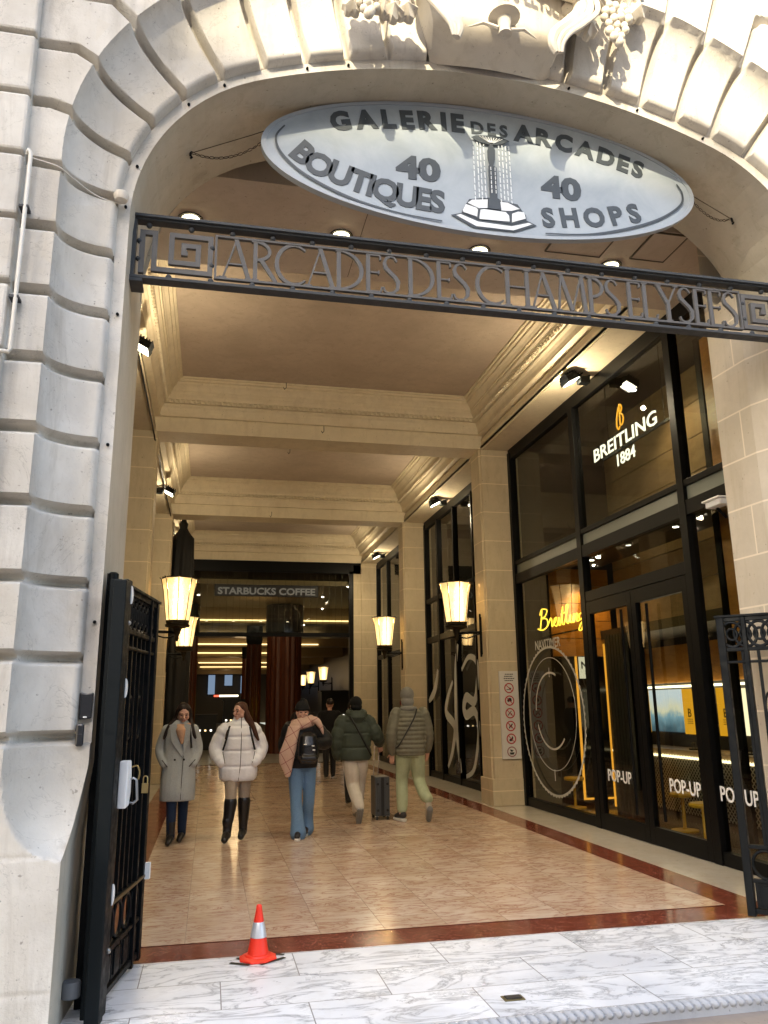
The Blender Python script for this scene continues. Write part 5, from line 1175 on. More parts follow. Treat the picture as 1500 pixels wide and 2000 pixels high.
def smooth_rings(keys, step=.012, seams=(), depth=.014):
    keys = sorted(keys, key=lambda k: k[2]); out = []; z = keys[0][2]; zt = keys[-1][2]; P = pl([(k[2], k[3], k[4]) for k in keys], 8); Q = pl([(k[2], k[0], k[1]) for k in keys], 8)
    while z <= zt+1e-6:
        i = next((i for i in range(len(P)-1) if P[i+1].x >= z), len(P)-2); t = (z-P[i].x)/max(1e-6, P[i+1].x-P[i].x); p = P[i].lerp(P[i+1], t)
        i2 = next((i for i in range(len(Q)-1) if Q[i+1].x >= z), len(Q)-2); t2 = (z-Q[i2].x)/max(1e-6, Q[i2+1].x-Q[i2].x); q = Q[i2].lerp(Q[i2+1], t2)
        d = 0
        for s in seams: d = max(d, math.exp(-((z-s)/.013)**2))
        out.append((q.y, q.z, z, p.y-depth*d, p.z-depth*d)); z += step
    return out
def limb(b, path, radii, seams=0, depth=.10, n=12):
    P = pl(path, 8); K = len(P); R_ = pl([(r, 0, 0) for r in radii], 8); rr = []
    for i in range(K):
        r = R_[min(i, len(R_)-1)].x
        if seams: r *= 1-depth*math.exp(-((((i/(K-1))*seams+.5) % 1-.5)/.13)**2)
        rr.append(r)
    b.tube(P, rr, n)
    b.ell(P[0], rr[0]*.98, n); b.ell(P[-1], rr[-1]*.98, n)
def hand(b, w, d, nrm, s=1.0, curl=.5, side=1):
    w, d, nrm = Vector(w), Vector(d).normalized(), Vector(nrm).normalized(); lat = d.cross(nrm).normalized()*side
    for i in range(4): o = (i-1.5)*.019*s; b.cap(w+lat*o*.7, w+d*.085*s+lat*o, .014*s, .012*s, 8)
    for i, L in enumerate((.072, .080, .074, .058)):
        p = w+d*.088*s+lat*(i-1.5)*.021*s; q = d.copy()
        for seg, f in enumerate((.45, .32, .23)):
            q = (q+nrm*curl*(.5+seg*.45)).normalized(); e = p+q*L*f*s*1.05; b.cap(p, e, .0092*s, .0082*s, 8); p = e
    p = w+d*.02*s-lat*.028*s; q = (d*.7-lat*.8+nrm*.25).normalized(); e = p+q*.045*s; b.cap(p, e, .012*s, .010*s, 8); q = (q+d*.5+nrm*.3).normalized(); b.cap(e, e+q*.035*s, .010*s, .008*s, 8)
SKIN = mat("skin", (.62, .36, .27), .5); g = NG(SKIN).obj(); g.col(g.mix(g.ramp(g.noise(14, 4), [(.4, 0.), (.7, .5)]), (.64, .38, .28), (.56, .28, .21)))
SKIN.node_tree.nodes["Principled BSDF"].inputs["Subsurface Weight"].default_value = .08
M_eye = mat("eye_dark", (.01, .008, .006), .2); M_lip = mat("lips", (.32, .08, .07), .5); M_brow = mat("brow", (.03, .015, .01), .8)
def head(b, c, yaw=0, pitch=0, s=1.0):
    rot = Matrix.Rotation(yaw, 3, 'Z') @ Matrix.Rotation(pitch, 3, 'X'); c = Vector(c)
    def P(x, y, z): return c+rot @ (Vector((x, y, z))*s)
    b.ell(P(0, .012, .025), (.076*s, .094*s, .092*s), 18, rot); b.cap(P(0, -.030, -.045), P(0, -.052, -.072), .052*s, .026*s); b.cap(P(-.034, -.01, -.04), P(.034, -.01, -.04), .04*s, .04*s)
    b.cap(P(0, -.083, .015), P(0, -.104, -.018), .009*s, .014*s, 8)
    for x in (-1, 1): b.ell(P(.074*x, .01, 0), (.012*s, .022*s, .032*s), 8, rot); b.ell(P(.034*x, -.062, -.012), .024*s, 8); b.cap(P(.014*x, -.082, .030), P(.05*x, -.068, .028), .011*s, .010*s, 8)
    b.cap(P(-.018, -.084, -.044), P(.018, -.084, -.044), .009*s, .009*s, 8); b.cap(P(-.012, -.081, -.056), P(.012, -.081, -.056), .009*s, .009*s, 8)
    return P, rot
def face(P, rot, s, parent):
    for x in (-1, 1):
        MB().ell(P(.030*x, -.0785, .012), (.0125*s, .006*s, .006*s), 8, rot).build("eye", M_eye, parent, smooth=True)
        MB().tube([P(.014*x, -.0925, .036), P(.032*x, -.090, .041), (P(.048*x, -.078, .034))], .0035*s, 5).build("eyebrow", M_brow, parent)
    b = MB(); b.cap(P(-.018, -.092, -.049), P(.018, -.092, -.049), .0055*s, .0055*s, 8); b.build("mouth", M_lip, parent, smooth=True)
def shoe(b, ankle, toe, w=.043, h=.06):
    a, t = Vector(ankle), Vector(toe); d = (t-a); d.z = 0; d = d.normalized()
    b.cap(a-d*.03+Vector((0, 0, -.02)), a+(t-a)*.45, w, w*.98); b.cap(a+(t-a)*.4, t, w, w*.80); b.cap(a, a+Vector((0, 0, .04)), w*.95, w*.9)
M_sole = mat("rubber_sole", (.03, .03, .03), .7); M_wsole = mat("white_sole", (.65, .64, .60), .6)
def person(x, y, label, faces=-1):
    t = thing("person", label, "person", (x, y, 0)); return t
def basebody(t, x, y, hc, yaw, pitch, legs, arms, s=1.0, hands=()):
    """continuous body under the clothes"""
    b = MB(); hz = hc[2]; sh = hz-.20*s
    P, rot = head(b, hc, yaw, pitch, s)
    b.cap((hc[0], hc[1]+.015, hz-.06), (x, y+.01, sh-.02), .050, .058)
    loft(b, [(x, y, .86*s, .15, .10), (x, y, 1.0*s, .14, .095), (x, y, 1.12*s, .125, .09), (x, y, sh-.14, .15, .10), (x, y, sh-.04, .165, .09), (x, y, sh+.01, .09, .06)])
    for path in legs: limb(b, path, [.085, .062, .048, .038][:len(path)])
    for path in arms: limb(b, path, [.05, .042, .038, .03][:len(path)])
    for h in hands: hand(b, *h)
    o = blob("body", b, SKIN, t, .0075, 2); face(P, rot, s, o); return o, P, rot
# --- woman in the long grey coat
def P_coat():
    x, y = -.345, 10.70; t = person(x, y, "woman in long grey coat and peach scarf walking with hands in pockets")
    hc = (x+.03, y-.05, 1.535)
    LG = [[(x+.08, y, .90), (x+.075, y-.04, .50), (x+.07, y+.06, .10)], [(x-.07, y, .90), (x-.06, y-.12, .50), (x-.055, y-.14, .10)]]
    AR = [[(x-.16, y, 1.34), (x-.235, y+.02, 1.10), (x-.17, y-.08, .93)], [(x+.16, y, 1.34), (x+.225, y+.02, 1.10), (x+.17, y-.08, .93)]]
    o, P, rot = basebody(t, x, y, hc, .12, .38, LG, AR)
    M = fabric("grey_wool", (.42, .44, .44), (.32, .34, .34), 90, .3)
    b = MB(); loft(b, smooth_rings([(x-.0, y-.03, .50, .215, .185), (x, y-.03, .62, .215, .185), (x, y-.01, .80, .21, .17), (x, y, .98, .205, .145), (x, y, 1.12, .195, .135), (x, y, 1.28, .205, .13), (x, y, 1.36, .20, .12), (x, y, 1.42, .14, .09), (x, y, 1.46, .075, .065)]))
    for p in AR: limb(b, p, [.070, .064, .056])
    c = blob("coat", b, M, o, .010, 4)
    b = MB(); b.prism([(x-.13, 1.40), (x-.05, 1.42), (x+.055, 1.04), (x+.03, 1.02), (x-.10, 1.20)], lambda u, v, d: (u, y-.135-d-.01*(1.42-v), v), 0, .012); b.prism([(x+.05, 1.42), (x+.13, 1.40), (x+.12, 1.22), (x+.06, 1.05), (x+.045, 1.06)], lambda u, v, d: (u, y-.140-d, v), 0, .010); b.build("lapel", M, c, bevel=.004)
    b = MB(); b.tube([(x+.055, y-.145, 1.03), (x+.05, y-.182, .85), (x+.045, y-.218, .52)], .0035, 5); b.build("front_seam", M_brow, c)
    for xx in (-.045, .065): MB().ell((x+xx, y-.158, .985), (.013, .006, .013), 10).build("button", M_black, c)
    for sx in (-1, 1): MB().tube([(x+sx*.20, y-.11, .98), (x+sx*.13, y-.148, .90)], .006, 5).build("pocket_edge", M_brow, c)
    S_ = fabric("peach_scarf", (.62, .38, .24), (.50, .29, .18), 50, .5); b = MB()
    for k, (zz, r1, r2, th) in enumerate(((1.405, .095, .09, .034), (1.365, .105, .098, .036), (1.325, .095, .095, .034))):
        b.tube([(hc[0]+r1*math.cos(a), hc[1]+.045+r2*math.sin(a)-.0, zz+.028*math.sin(a)) for a in [2*math.pi*i/20 for i in range(20)]], th, 10, closed=True)
    b.cap((x+.01, y-.13, 1.33), (x+.03, y-.155, 1.19), .065, .022); blob("scarf", b, S_, o, .009, 2)
    Hm = fabric("dark_hair", (.022, .012, .009), (.012, .007, .005), 30, .4, .5); b = MB(); b.ell(P(0, .025, .045), (.088, .096, .088), 16, rot); b.ell(P(0, .05, -.02), (.088, .07, .10), 14, rot)
    for sx in (-1, 1): limb(b, [P(sx*.07, .0, .05), P(sx*.088, .01, -.06), (x+sx*.14, y-.06, 1.36), (x+sx*.19, y-.09, 1.24)], [.03, .033, .034, .018])
    blob("hair", b, Hm, o, .009, 2)
    b = MB(); [limb(b, p, [.098, .068, .052]) for p in LG]; blob("jeans", b, fabric("navy_denim", (.02, .035, .075), (.012, .022, .05), 120, .2), o)
    b = MB()
    for q in LG: a = Vector(q[-1]); b.cap(a+Vector((0, 0, .16)), a+Vector((0, 0, .02)), .056, .052); shoe(b, a, a+Vector((-.02, -.14, -.055)), .045)
    blob("ankle_boots", b, mat("black_leather", (.012, .011, .011), .3), o, .008, 2)
    b = MB(); [b.tube([(x+sx*.12, y-.10, 1.37), (x+sx*.135, y-.135, 1.25), (x+sx*.15, y-.13, 1.12)], .012, 6) for sx in (1,)]; b.build("bag_strap", M_black, o)
P_coat()
# --- woman in the white puffer
def P_white():
    x, y = .39, 10.75; t = person(x, y, "woman in white puffer jacket and black boots looking to her right")
    hc = (x+.0, y-.03, 1.545)
    LG = [[(x+.085, y, .90), (x+.085, y-.02, .50), (x+.085, y+.05, .10)], [(x-.075, y, .90), (x-.085, y-.13, .50), (x-.12, y-.16, .10)]]
    AR = [[(x-.18, y, 1.34), (x-.29, y+.02, 1.10), (x-.22, y-.09, .93)], [(x+.18, y, 1.34), (x+.29, y+.02, 1.10), (x+.20, y-.10, .93)]]
    o, P, rot = basebody(t, x, y, hc, .75*-1, .05, LG, AR)
    M = mat("white_nylon", (.86, .86, .90), .45); g = NG(M).obj(); g.bump(g.noise(16, 4, .6, .8), .35, .02)
    b = MB(); loft(b, smooth_rings([(x, y, .70, .20, .15), (x, y, .74, .235, .17), (x, y, .84, .245, .175), (x, y, 1.0, .235, .165), (x, y, 1.2, .225, .16), (x, y, 1.34, .215, .14), (x, y, 1.40, .17, .11), (x, y, 1.455, .085, .08), (x, y-.005, 1.50, .078, .075)], .010, (.88, 1.07, 1.24, 1.37), .018))
    for p in AR: limb(b, p, [.092, .090, .074], 5, .13, 14)
    c = blob("puffer_jacket", b, M, o, .009, 2, .4)
    b = MB(); b.tube([(x+.02, y-.082, 1.50), (x+.02, y-.12, 1.40), (x+.025, y-.165, 1.2), (x+.02, y-.178, .9), (x+.0, y-.165, .71)], .0045, 5); b.build("zip", M_zinc, c)
    for sx in (-1, 1): MB().tube([(x+sx*.20, y-.115, 1.06), (x+sx*.17, y-.155, .92)], .005, 5).build("pocket_zip", M_zinc, c)
    Hm = fabric("auburn_hair", (.085, .030, .014), (.045, .016, .008), 30, .4, .5); b = MB(); b.ell(P(0, .028, .045), (.086, .096, .088), 16, rot); b.ell(P(0, .06, -.03), (.085, .06, .10), 14, rot)
    limb(b, [P(.06, .03, .04), P(.085, .04, -.05), (x+.16, y-.07, 1.36), (x+.24, y-.11, 1.20)], [.035, .045, .045, .018]); limb(b, [P(-.06, .02, .04), P(-.07, .03, -.06), (x-.12, y-.08, 1.34), (x-.17, y-.12, 1.22)], [.028, .03, .034, .014])
    blob("hair", b, Hm, o, .009, 2)
    b = MB(); [limb(b, [p[0], p[1], Vector(p[1]).lerp(Vector(p[2]), .25)], [.105, .070, .055]) for p in LG]; blob("leggings", b, fabric("beige_knit", (.40, .33, .26), (.30, .24, .19), 80, .3), o)
    b = MB()
    for q in LG:
        k, a = Vector(q[1]), Vector(q[-1]); b.cap(k+Vector((0, 0, -.04)), a.lerp(k, .35), .082, .066); b.cap(a.lerp(k, .35), a, .062, .054); b.cap(a+Vector((0, 0, .14)), a+Vector((0, 0, .12)), .063, .063); shoe(b, a, a+Vector((-.03, -.15, -.055)), .052)
    blob("tall_boots", b, bpy.data.materials["black_leather"], o, .009, 2)
    b = MB(); [b.tube([(x+sx*.13, y-.115, 1.36), (x+sx*.16, y-.15, 1.22), (x+sx*.20, y-.12, 1.08)], .012, 6) for sx in (-1, 1)]; b.build("backpack_strap", M_black, o)
P_white()
# --- woman in black jacket with plaid scarf
def P_scarf():
    x, y = 1.20, 10.70; t = person(x, y, "woman in black jacket and knit hat with long beige plaid scarf and flared jeans")
    hc = (x-.01, y-.05, 1.525)
    LG = [[(x+.075, y, .90), (x+.09, y-.02, .50), (x+.075, y+.14, .12)], [(x-.08, y, .90), (x-.085, y-.10, .50), (x-.055, y-.14, .10)]]
    AR = [[(x-.17, y, 1.34), (x-.22, y+.02, 1.08), (x-.10, y-.14, 1.02)], [(x+.17, y, 1.34), (x+.31, y-.02, 1.16), (x+.10, y-.19, 1.14)]]
    o, P, rot = basebody(t, x, y, hc, .05, .10, LG, AR, 1.0)
    MK = fabric("black_nylon", (.012, .012, .013), (.007, .007, .007), 30, .5, .45)
    b = MB(); loft(b, smooth_rings([(x, y, .84, .19, .145), (x, y, .92, .205, .155), (x, y, 1.1, .205, .155), (x, y, 1.3, .205, .14), (x, y, 1.38, .17, .11), (x, y, 1.44, .09, .08)], .011, (1.0, 1.15, 1.28), .01))
    for p in AR: limb(b, p, [.092, .095, .07], 4, .08)
    blob("jacket", b, MK, o, .010, 2)
    b = MB(); loft(b, [(x+.05, y-.22, .90, .10, .06), (x+.05, y-.24, .98, .135, .08), (x+.05, y-.24, 1.12, .135, .085), (x+.05, y-.22, 1.24, .11, .07), (x+.05, y-.2, 1.29, .05, .04)]); b.cap((x-.02, y-.30, .97), (x+.12, y-.30, .97), .045, .045)
    blob("front_backpack", b, mat("black_vinyl", (.010, .010, .011), .22), o, .010, 2)
    b = MB(); [b.ell((x+dx, y-.325, zz), (.02, .005, .008), 6) for dx, zz in ((.0, 1.14), (.10, 1.12), (.11, 1.07), (.02, .98), (.07, .95))]; b.build("bag_buckles", M_sticker, o)
    PL = fabric("plaid_scarf", (.62, .42, .32), (.54, .36, .28), 60, .3); g = NG(PL).obj()
    src = PL.node_tree.nodes["Principled BSDF"].inputs["Base Color"].links[0].from_socket; sx_ = g.n("ShaderNodeSeparateXYZ"); g.l(g.map((1, 1, 1), (0, R(30), 0)), sx_.inputs[0])
    def stripes(axis): return g.ramp(g.math('ABSOLUTE', g.math('SINE', g.math('MULTIPLY', sx_.outputs[axis], 24))), [(.03, 1.), (.12, 0.)])
    g.col(g.mix(g.math('MAXIMUM', stripes(0), stripes(2)), src, (.25, .06, .07)))
    b = MB()
    for zz, r1, th in ((1.435, .105, .036), (1.39, .125, .042), (1.36, .12, .04)): b.tube([(hc[0]+r1*1.1*math.cos(a), hc[1]+.03+r1*math.sin(a), zz+.03*math.cos(a)) for a in [2*math.pi*i/20 for i in range(20)]], th, 10, closed=True)
    loft(b, [(x-.20, y-.16, .74, .03, .02), (x-.20, y-.17, .80, .05, .03), (x-.22, y-.17, .92, .09, .05), (x-.21, y-.17, 1.02, .105, .06), (x-.16, y-.17, 1.2, .085, .06), (x-.12, y-.14, 1.36, .08, .06)])
    limb(b, [(x+.10, y-.10, 1.44), (x+.17, y-.14, 1.42), (x+.22, y-.16, 1.34), (x+.25, y-.16, 1.26)], [.05, .045, .03, .012]); blob("scarf", b, PL, o, .009, 2)
    b = MB(); b.ell(P(0, .015, .065), (.092, .102, .092), 16, rot); b.tube([P(.085*math.cos(a), .012+.096*math.sin(a), .048) for a in [2*math.pi*i/20 for i in range(20)]], .018, 8, closed=True); b.ell(P(0, .015, .16), .035, 10)
    blob("knit_hat", b, fabric("black_wool", (.010, .010, .010), None, 60, .6), o, .008, 2)
    b = MB(); [limb(b, [P(sx*.07, .03, .0), P(sx*.085, .02, -.08), P(sx*.08, .0, -.13)], [.022, .024, .02]) for sx in (-1, 1)]; blob("hair", b, bpy.data.materials["dark_hair"], o, .008, 2)
    J = fabric("blue_denim", (.16, .27, .42), (.09, .17, .30), 110, .25); b = MB()
    for q in LG: k, a = Vector(q[1]), Vector(q[-1]); limb(b, [q[0], k, a.lerp(k, .35), a+Vector((0, -.01, -.035))], [.115, .078, .082, .105])
    loft(b, [(x, y, .80, .17, .12), (x, y, .95, .17, .12)]); blob("flared_jeans", b, J, o, .010, 3)
    b = MB(); 
    for q in LG: a = Vector(q[-1])+Vector((0, 0, -.01)); shoe(b, a, a+Vector((-.03, -.17, -.045)), .042)
    blob("sneakers", b, mat("black_mesh", (.02, .018, .02), .6), o, .008, 2)
    b = MB()
    for q in LG: a = Vector(q[-1]); b.cap((a.x, a.y+.02, a.z-.085), (a.x-.03, a.y-.18, a.z-.085), .040, .036)
    b.v = [(v[0], v[1], max(.006, min(v[2], .035))) if v[2] < .2 else v for v in b.v]; b.build("shoe_soles", M_wsole, o, smooth=True)
P_scarf()
# --- man with the suitcase, seen from behind
def P_green():
    x, y = 2.10, 11.86; t = person(x, y, "man in dark green hooded jacket and cream trousers walking away with suitcase")
    hc = (x+.02, y+.04, 1.60)
    LG = [[(x+.08, y, .93), (x+.085, y+.14, .52), (x+.05, y+.14, .12)], [(x-.08, y, .93), (x-.035, y-.0, .50), (x+.01, y-.28, .22)]]
    AR = [[(x-.19, y, 1.40), (x-.27, y-.03, 1.14), (x-.25, y+.04, .90)], [(x+.19, y, 1.40), (x+.31, y-.03, 1.20), (x+.38, y+.06, 1.07)]]
    o, P, rot = basebody(t, x, y, hc, math.pi, 0, LG, AR, 1.03, [((x+.38, y+.06, 1.05), (.2, .3, -.8), (0, 1, .2), .95, .9, 1)])
    M = fabric("dark_green_nylon", (.055, .068, .05), (.035, .045, .034), 14, .5, .6)
    b = MB(); loft(b, smooth_rings([(x, y, .84, .215, .16), (x, y, .90, .235, .175), (x, y, 1.1, .235, .17), (x, y, 1.3, .235, .155), (x, y, 1.42, .20, .12), (x, y, 1.49, .10, .09)], .010, (1.02, 1.22, 1.38), .018))
    for p in AR: limb(b, p, [.10, .102, .08], 4, .12)
    b.tube([(x+.02+.115*math.cos(a), y-.02+.10*math.sin(a), 1.50-.03*math.sin(a)*-1) for a in [2*math.pi*i/18 for i in range(18)]], .048, 10, closed=True); loft(b, [(x+.02, y-.11, 1.36, .06, .03), (x+.02, y-.13, 1.44, .12, .05), (x+.02, y-.10, 1.54, .11, .05)])
    blob("hooded_jacket", b, M, o, .010, 2)
    b = MB(); b.tube(pl([(x-.10, y-.135, 1.46), (x-.02, y-.185, 1.32), (x+.09, y-.19, 1.12), (x+.19, y-.15, .95), (x+.235, y-.02, .90)], 6), .014, 6); b.build("crossbody_strap", M_black, o)
    b = MB(); b.ell(P(0, .015, .05), (.094, .106, .096), 16, rot); b.ell(P(0, .04, -.01), (.09, .075, .06), 14, rot); blob("beanie", b, bpy.data.materials["black_wool"], o, .009, 2)
    W_ = fabric("cream_cotton", (.62, .57, .50), (.50, .45, .38), 12, .8); b = MB()
    for q in LG: k, a = Vector(q[1]), Vector(q[-1]); limb(b, [q[0], Vector(q[0]).lerp(k, .5)+Vector((0, -.02, 0)), k, a.lerp(k, .4), a+Vector((0, 0, .02))], [.125, .115, .095, .088, .072])
    loft(b, [(x, y, .82, .18, .13), (x, y, .96, .18, .13)]); blob("baggy_trousers", b, W_, o, .011, 2)
    b = MB(); a = Vector(LG[0][-1]); shoe(b, a, a+Vector((0, .16, -.055)), .045); a = Vector(LG[1][-1]); b.cap(a, a+Vector((.0, -.03, -.06)), .045, .045); b.cap(a+Vector((0, -.03, -.06)), a+Vector((-.005, .07, -.165)), .046, .042)
    blob("sneakers", b, mat("grey_mesh", (.22, .21, .19), .7), o, .009, 2)
    b = MB(); P0 = Vector((a.x, a.y-.085, a.z-.02)); P1 = Vector((a.x-.005, a.y+.03, a.z-.20))
    for dx in (-.028, 0, .028): b.cap(P0+Vector((dx, -.002, 0)), P1+Vector((dx*.8, -.002, 0)), .019, .017)
    b.build("raised_sole", mat("sole_grey", (.18, .18, .17), .7), o, smooth=True)
P_green()
t = thing("suitcase", "dark grey ribbed trolley suitcase rolling behind the man in cream trousers", "suitcase", (2.50, 12.08, 0))
sx_, sy_ = 2.50, 12.02; Ms = mat("grey_polycarbonate", (.055, .058, .06), .35); b = MB()
b.box(sx_-.105, sx_+.105, sy_-.17, sy_+.17, .06, .60); 
for k in (-.07, -.045, .045, .07): b.box(sx_+k-.007, sx_+k+.007, sy_-.182, sy_-.17, .09, .57)
b.build("shell", Ms, t, bevel=.02)
MB().box(sx_-.022, sx_+.022, sy_-.176, sy_-.168, .07, .59).build("zip_band", M_black, t)
b = MB()
for k in (-.07, .07):
    for zz in (.14, .50): b.lathe([(.001, -.188), (.018, -.188), (.02, -.17)], (sx_+k, sy_, zz), 12, ax='Y')
b.build("corner_bosses", M_black, t)
for dx in (-.08, .08):
    for dy in (-.13, .13): MB().lathe([(.001, -.014), (.028, -.014), (.028, .014), (.001, .014)], (sx_+dx, sy_+dy, .034), 14, ax='X').build("wheel", M_sole, t); MB().box(sx_+dx-.02, sx_+dx+.02, sy_+dy-.016, sy_+dy+.016, .05, .068).build("wheel_fork", M_sticker if dy < 0 else M_black, t)
b = MB(); [b.tube([(sx_+dx, sy_+.12, .60), (sx_+dx, sy_+.02, 1.02)], .007, 6) for dx in (-.075, -.005)]; b.tube([(sx_-.085, sy_+.02, 1.03), (sx_+.005, sy_+.02, 1.03)], .013, 8); b.build("trolley_handle", mat("bright_tube", (.7, .7, .7), .25, .9), t)
# --- man in the olive quilted jacket
def P_olive():
    x, y = 2.88, 11.66; t = person(x, y, "tall man in olive quilted jacket with raised grey hood walking away")
    hc = (x-.03, y+.04, 1.72)
    LG = [[(x-.09, y, .98), (x-.11, y+.10, .55), (x-.13, y+.02, .10)], [(x+.09, y, .98), (x+.13, y+.03, .55), (x+.17, y-.30, .26)]]
    AR = [[(x-.20, y, 1.50), (x-.28, y-.03, 1.20), (x-.26, y+.04, .95)], [(x+.20, y, 1.50), (x+.27, y+.0, 1.20), (x+.28, y+.10, .97)]]
    o, P, rot = basebody(t, x, y, hc, math.pi, 0, LG, AR, 1.06, [((x-.26, y+.05, .93), (-.05, .2, -1), (.5, .6, 0), 1.05, .55, 1), ((x+.28, y+.11, .95), (.02, .2, -1), (-.5, .6, 0), 1.05, .55, -1)])
    M = fabric("olive_nylon", (.19, .18, .13), (.13, .125, .09), 16, .4, .5)
    seams = [.93+.062*i for i in range(10)]
    b = MB(); loft(b, smooth_rings([(x, y, .90, .205, .15), (x, y, .94, .225, .165), (x, y, 1.15, .235, .165), (x, y, 1.36, .235, .155), (x, y, 1.48, .21, .125), (x, y, 1.55, .12, .09)], .008, seams, .013))
    for p in AR: limb(b, p, [.092, .088, .066], 9, .09, 14)
    blob("quilted_jacket", b, M, o, .0085, 1, .5)
    Hd = fabric("grey_jersey", (.26, .25, .22), (.18, .175, .155), 14, .6); b = MB(); b.ell(P(0, .02, .035), (.105, .115, .115), 18, rot); b.ell(P(0, .045, -.06), (.10, .085, .09), 16, rot); b.tube([(x-.02+.10*math.cos(a), y-.0+.09*math.sin(a), 1.555) for a in [2*math.pi*i/18 for i in range(18)]], .035, 10, closed=True)
    blob("hood", b, Hd, o, .010, 3)
    b = MB(); b.tube(pl([(x+.08, y-.12, 1.55), (x+.02, y-.17, 1.42), (x-.10, y-.18, 1.22), (x-.20, y-.14, 1.05), (x-.235, y, 1.0)], 6), .010, 6); b.build("crossbody_strap", M_black, o)
    W_ = fabric("pale_green_fleece", (.42, .46, .30), (.31, .35, .22), 12, .8); b = MB()
    for q in LG: k, a = Vector(q[1]), Vector(q[-1]); limb(b, [q[0], Vector(q[0]).lerp(k, .5), k, a.lerp(k, .4), a+Vector((0, .01, .07))], [.125, .11, .09, .085, .075])
    loft(b, [(x, y, .88, .185, .13), (x, y, 1.0, .185, .13)]); blob("sweatpants", b, W_, o, .011, 2)
    b = MB(); a = Vector(LG[0][-1]); shoe(b, a+Vector((0, 0, .01)), a+Vector((-.05, .15, -.045)), .047); blob("planted_sneaker", b, bpy.data.materials["black_mesh"], o, .009, 2)
    b = MB(); b.cap((a.x, a.y-.05, .025), (a.x-.05, a.y+.17, .025), .053, .047); b.v = [(v[0], v[1], max(.006, min(v[2], .042))) for v in b.v]; b.build("planted_sole", M_wsole, o, smooth=True)
    b = MB(); a = Vector(LG[1][-1]); b.cap(a+Vector((0, 0, .02)), a+Vector((0, -.03, -.07)), .046, .048); b.cap(a+Vector((0, -.03, -.07)), a+Vector((.01, .07, -.17)), .048, .042); blob("raised_sneaker", b, mat("tan_mesh", (.40, .34, .26), .7), o, .009, 2)
    b = MB(); b.cap(a+Vector((0, -.085, -.06)), a+Vector((.01, .03, -.205)), .042, .038); b.build("raised_sole", bpy.data.materials["sole_grey"], o, smooth=True)
P_olive()
# --- dark figures deeper in the passage
def P_far(x, y, h, label, mcol, yaw=math.pi):
    t = person(x, y, label); k = h/1.72; hc = (x, y, 1.58*k)
    LG = [[(x+.08, y, .90*k), (x+.09, y+.08, .50*k), (x+.09, y+.05, .10)], [(x-.08, y, .90*k), (x-.09, y-.06, .50*k), (x-.09, y-.1, .10)]]
    AR = [[(x-.18, y, 1.36*k), (x-.25, y, 1.10*k), (x-.2, y-.08, .92*k)], [(x+.18, y, 1.36*k), (x+.25, y, 1.10*k), (x+.2, y-.08, .92*k)]]
    o, P, rot = basebody(t, x, y, hc, yaw, 0, LG, AR, k)
    M = fabric("dark_coat_%s" % mcol[0], mcol[1], None, 20, .4); b = MB(); loft(b, smooth_rings([(x, y, .70*k, .21, .15), (x, y, .9*k, .225, .16), (x, y, 1.2*k, .215, .155), (x, y, 1.36*k, .20, .13), (x, y, 1.46*k, .09, .08)], .02))
    for p in AR: limb(b, p, [.09, .085, .07])
    blob("coat", b, M, o, .015, 3)
    b = MB(); [limb(b, p, [.10, .075, .06]) for p in LG]; blob("trousers", b, mat("dark_trousers_%s" % mcol[0], (.015, .015, .018), .8), o, .015)
    b = MB(); [shoe(b, p[-1], Vector(p[-1])+Vector((0, .13 if yaw > 1 else -.13, -.055)), .045) for p in LG]; blob("shoes", b, M_black, o, .012)
    b = MB(); b.ell(P(0, .03, .045), (.09, .098, .09), 14, rot); blob("hair", b, bpy.data.materials["dark_hair"], o, .012)
P_far(2.42, 13.9, 1.70, "person in black walking away behind the suitcase", ("black", (.010, .010, .011)))
P_far(2.02, 17.8, 1.78, "person in dark brown coat walking away behind the woman with the plaid scarf", ("brown", (.02, .015, .013)))
P_far(2.75, 18.9, 1.80, "person in black further back between the scarf woman and the green jacket", ("jet", (.012, .011, .011)))

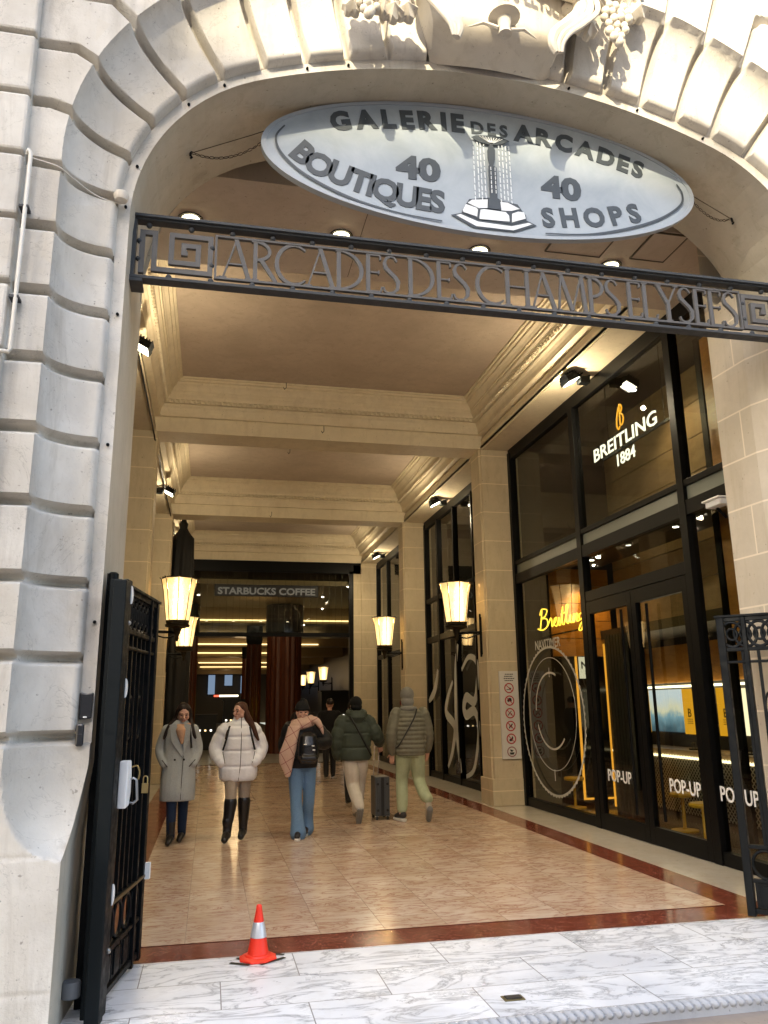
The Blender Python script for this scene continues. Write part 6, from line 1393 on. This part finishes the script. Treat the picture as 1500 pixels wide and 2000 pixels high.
# ------------------------------------------------------------------ street side behind the camera: bare trees, and buildings added to shade the facade
def shade_house(name, label, x0, x1, y0, y1, h, base):
    t = thing(name, label, "building", ((x0+x1)/2, y1, 0)); M = stone(name+"_wall", base, tuple(v*.6 for v in base)); MB().box(x0, x1, y0, y1, -.05, h).build("wall", M, t)
    b = MB(); nz = int(h/3.6)
    for j in range(1, nz): b.box(x0-.1, x1+.1, y1, y1+.25, j*3.6-.12, j*3.6)
    b.build("cornice", M, t); b = MB(); n = int((x1-x0)/3.2)
    for j in range(nz):
        for i in range(n): xx = x0+(i+.5)*(x1-x0)/n; b.box(xx-.6, xx+.6, y1+.002, y1+.04, j*3.6+.8, j*3.6+3.0)
    b.build("window", M_darkglass, t)
shade_house("shade_building", "pale stone building with rows of windows, added out of view to shade the facade", -22.9, -17.2, -58, -45, 33.2, (.60, .56, .50))  # added sun blocker; its top sets where shade ends on the arch
shade_house("shade_house", "slightly lower pale building with rows of windows, added out of view to shade the facade", -17.1, 46, -58, -45, 32.5, (.60, .56, .50))  # added sun blocker, lower so sun reaches the arch's right end
shade_house("shade_tower", "taller stone block across the street at the left", -44, -23.0, -48.0, -44.5, 46, (.56, .53, .47))  # added to keep direct sun off the left of the facade
def bare_tree(x, y, h, seed, label):
    t = thing("street_tree", label, "tree", (x, y, 0), "bare trees along the street"); rnd = random.Random(seed); tr = MB(); tw = MB()
    def grow(p, d, L, r, lv):
        q = [p]; dd = d.copy()
        for i in range(4): dd = (dd+Vector((rnd.uniform(-.16, .16), rnd.uniform(-.16, .16), .05))).normalized(); q.append(q[-1]+dd*L/4)
        (tr if lv == 0 else tw).tube(q, [r*(1-.12*i) for i in range(5)], 6 if lv < 2 else 3)
        if lv < 5:
            for k in range(3 if lv < 4 else 2):
                a = q[2+k % 3] if lv else q[-1]; e = (dd+Vector((rnd.uniform(-.85, .85), rnd.uniform(-.85, .85), rnd.uniform(-.1, .5)))).normalized(); grow(a, e, L*rnd.uniform(.58, .78), r*.55, lv+1)
    grow(Vector((x, y, -.05)), Vector((0, 0, 1)), h*.34, h*.016, 0)
    mb = wood("bark_%d" % seed, (.06, .05, .04), (.12, .10, .08), (8, 8, 2), .9); tr.build("trunk", mb, t, smooth=True); tw.build("crown", mb, t)
bare_tree(5.0, -9.5, 17, 2, "bare street tree to the right behind the viewer"); bare_tree(13.5, -11, 16, 7, "bare street tree far to the right behind the viewer"); bare_tree(-6.5, -9, 15, 12, "bare street tree to the left behind the viewer")
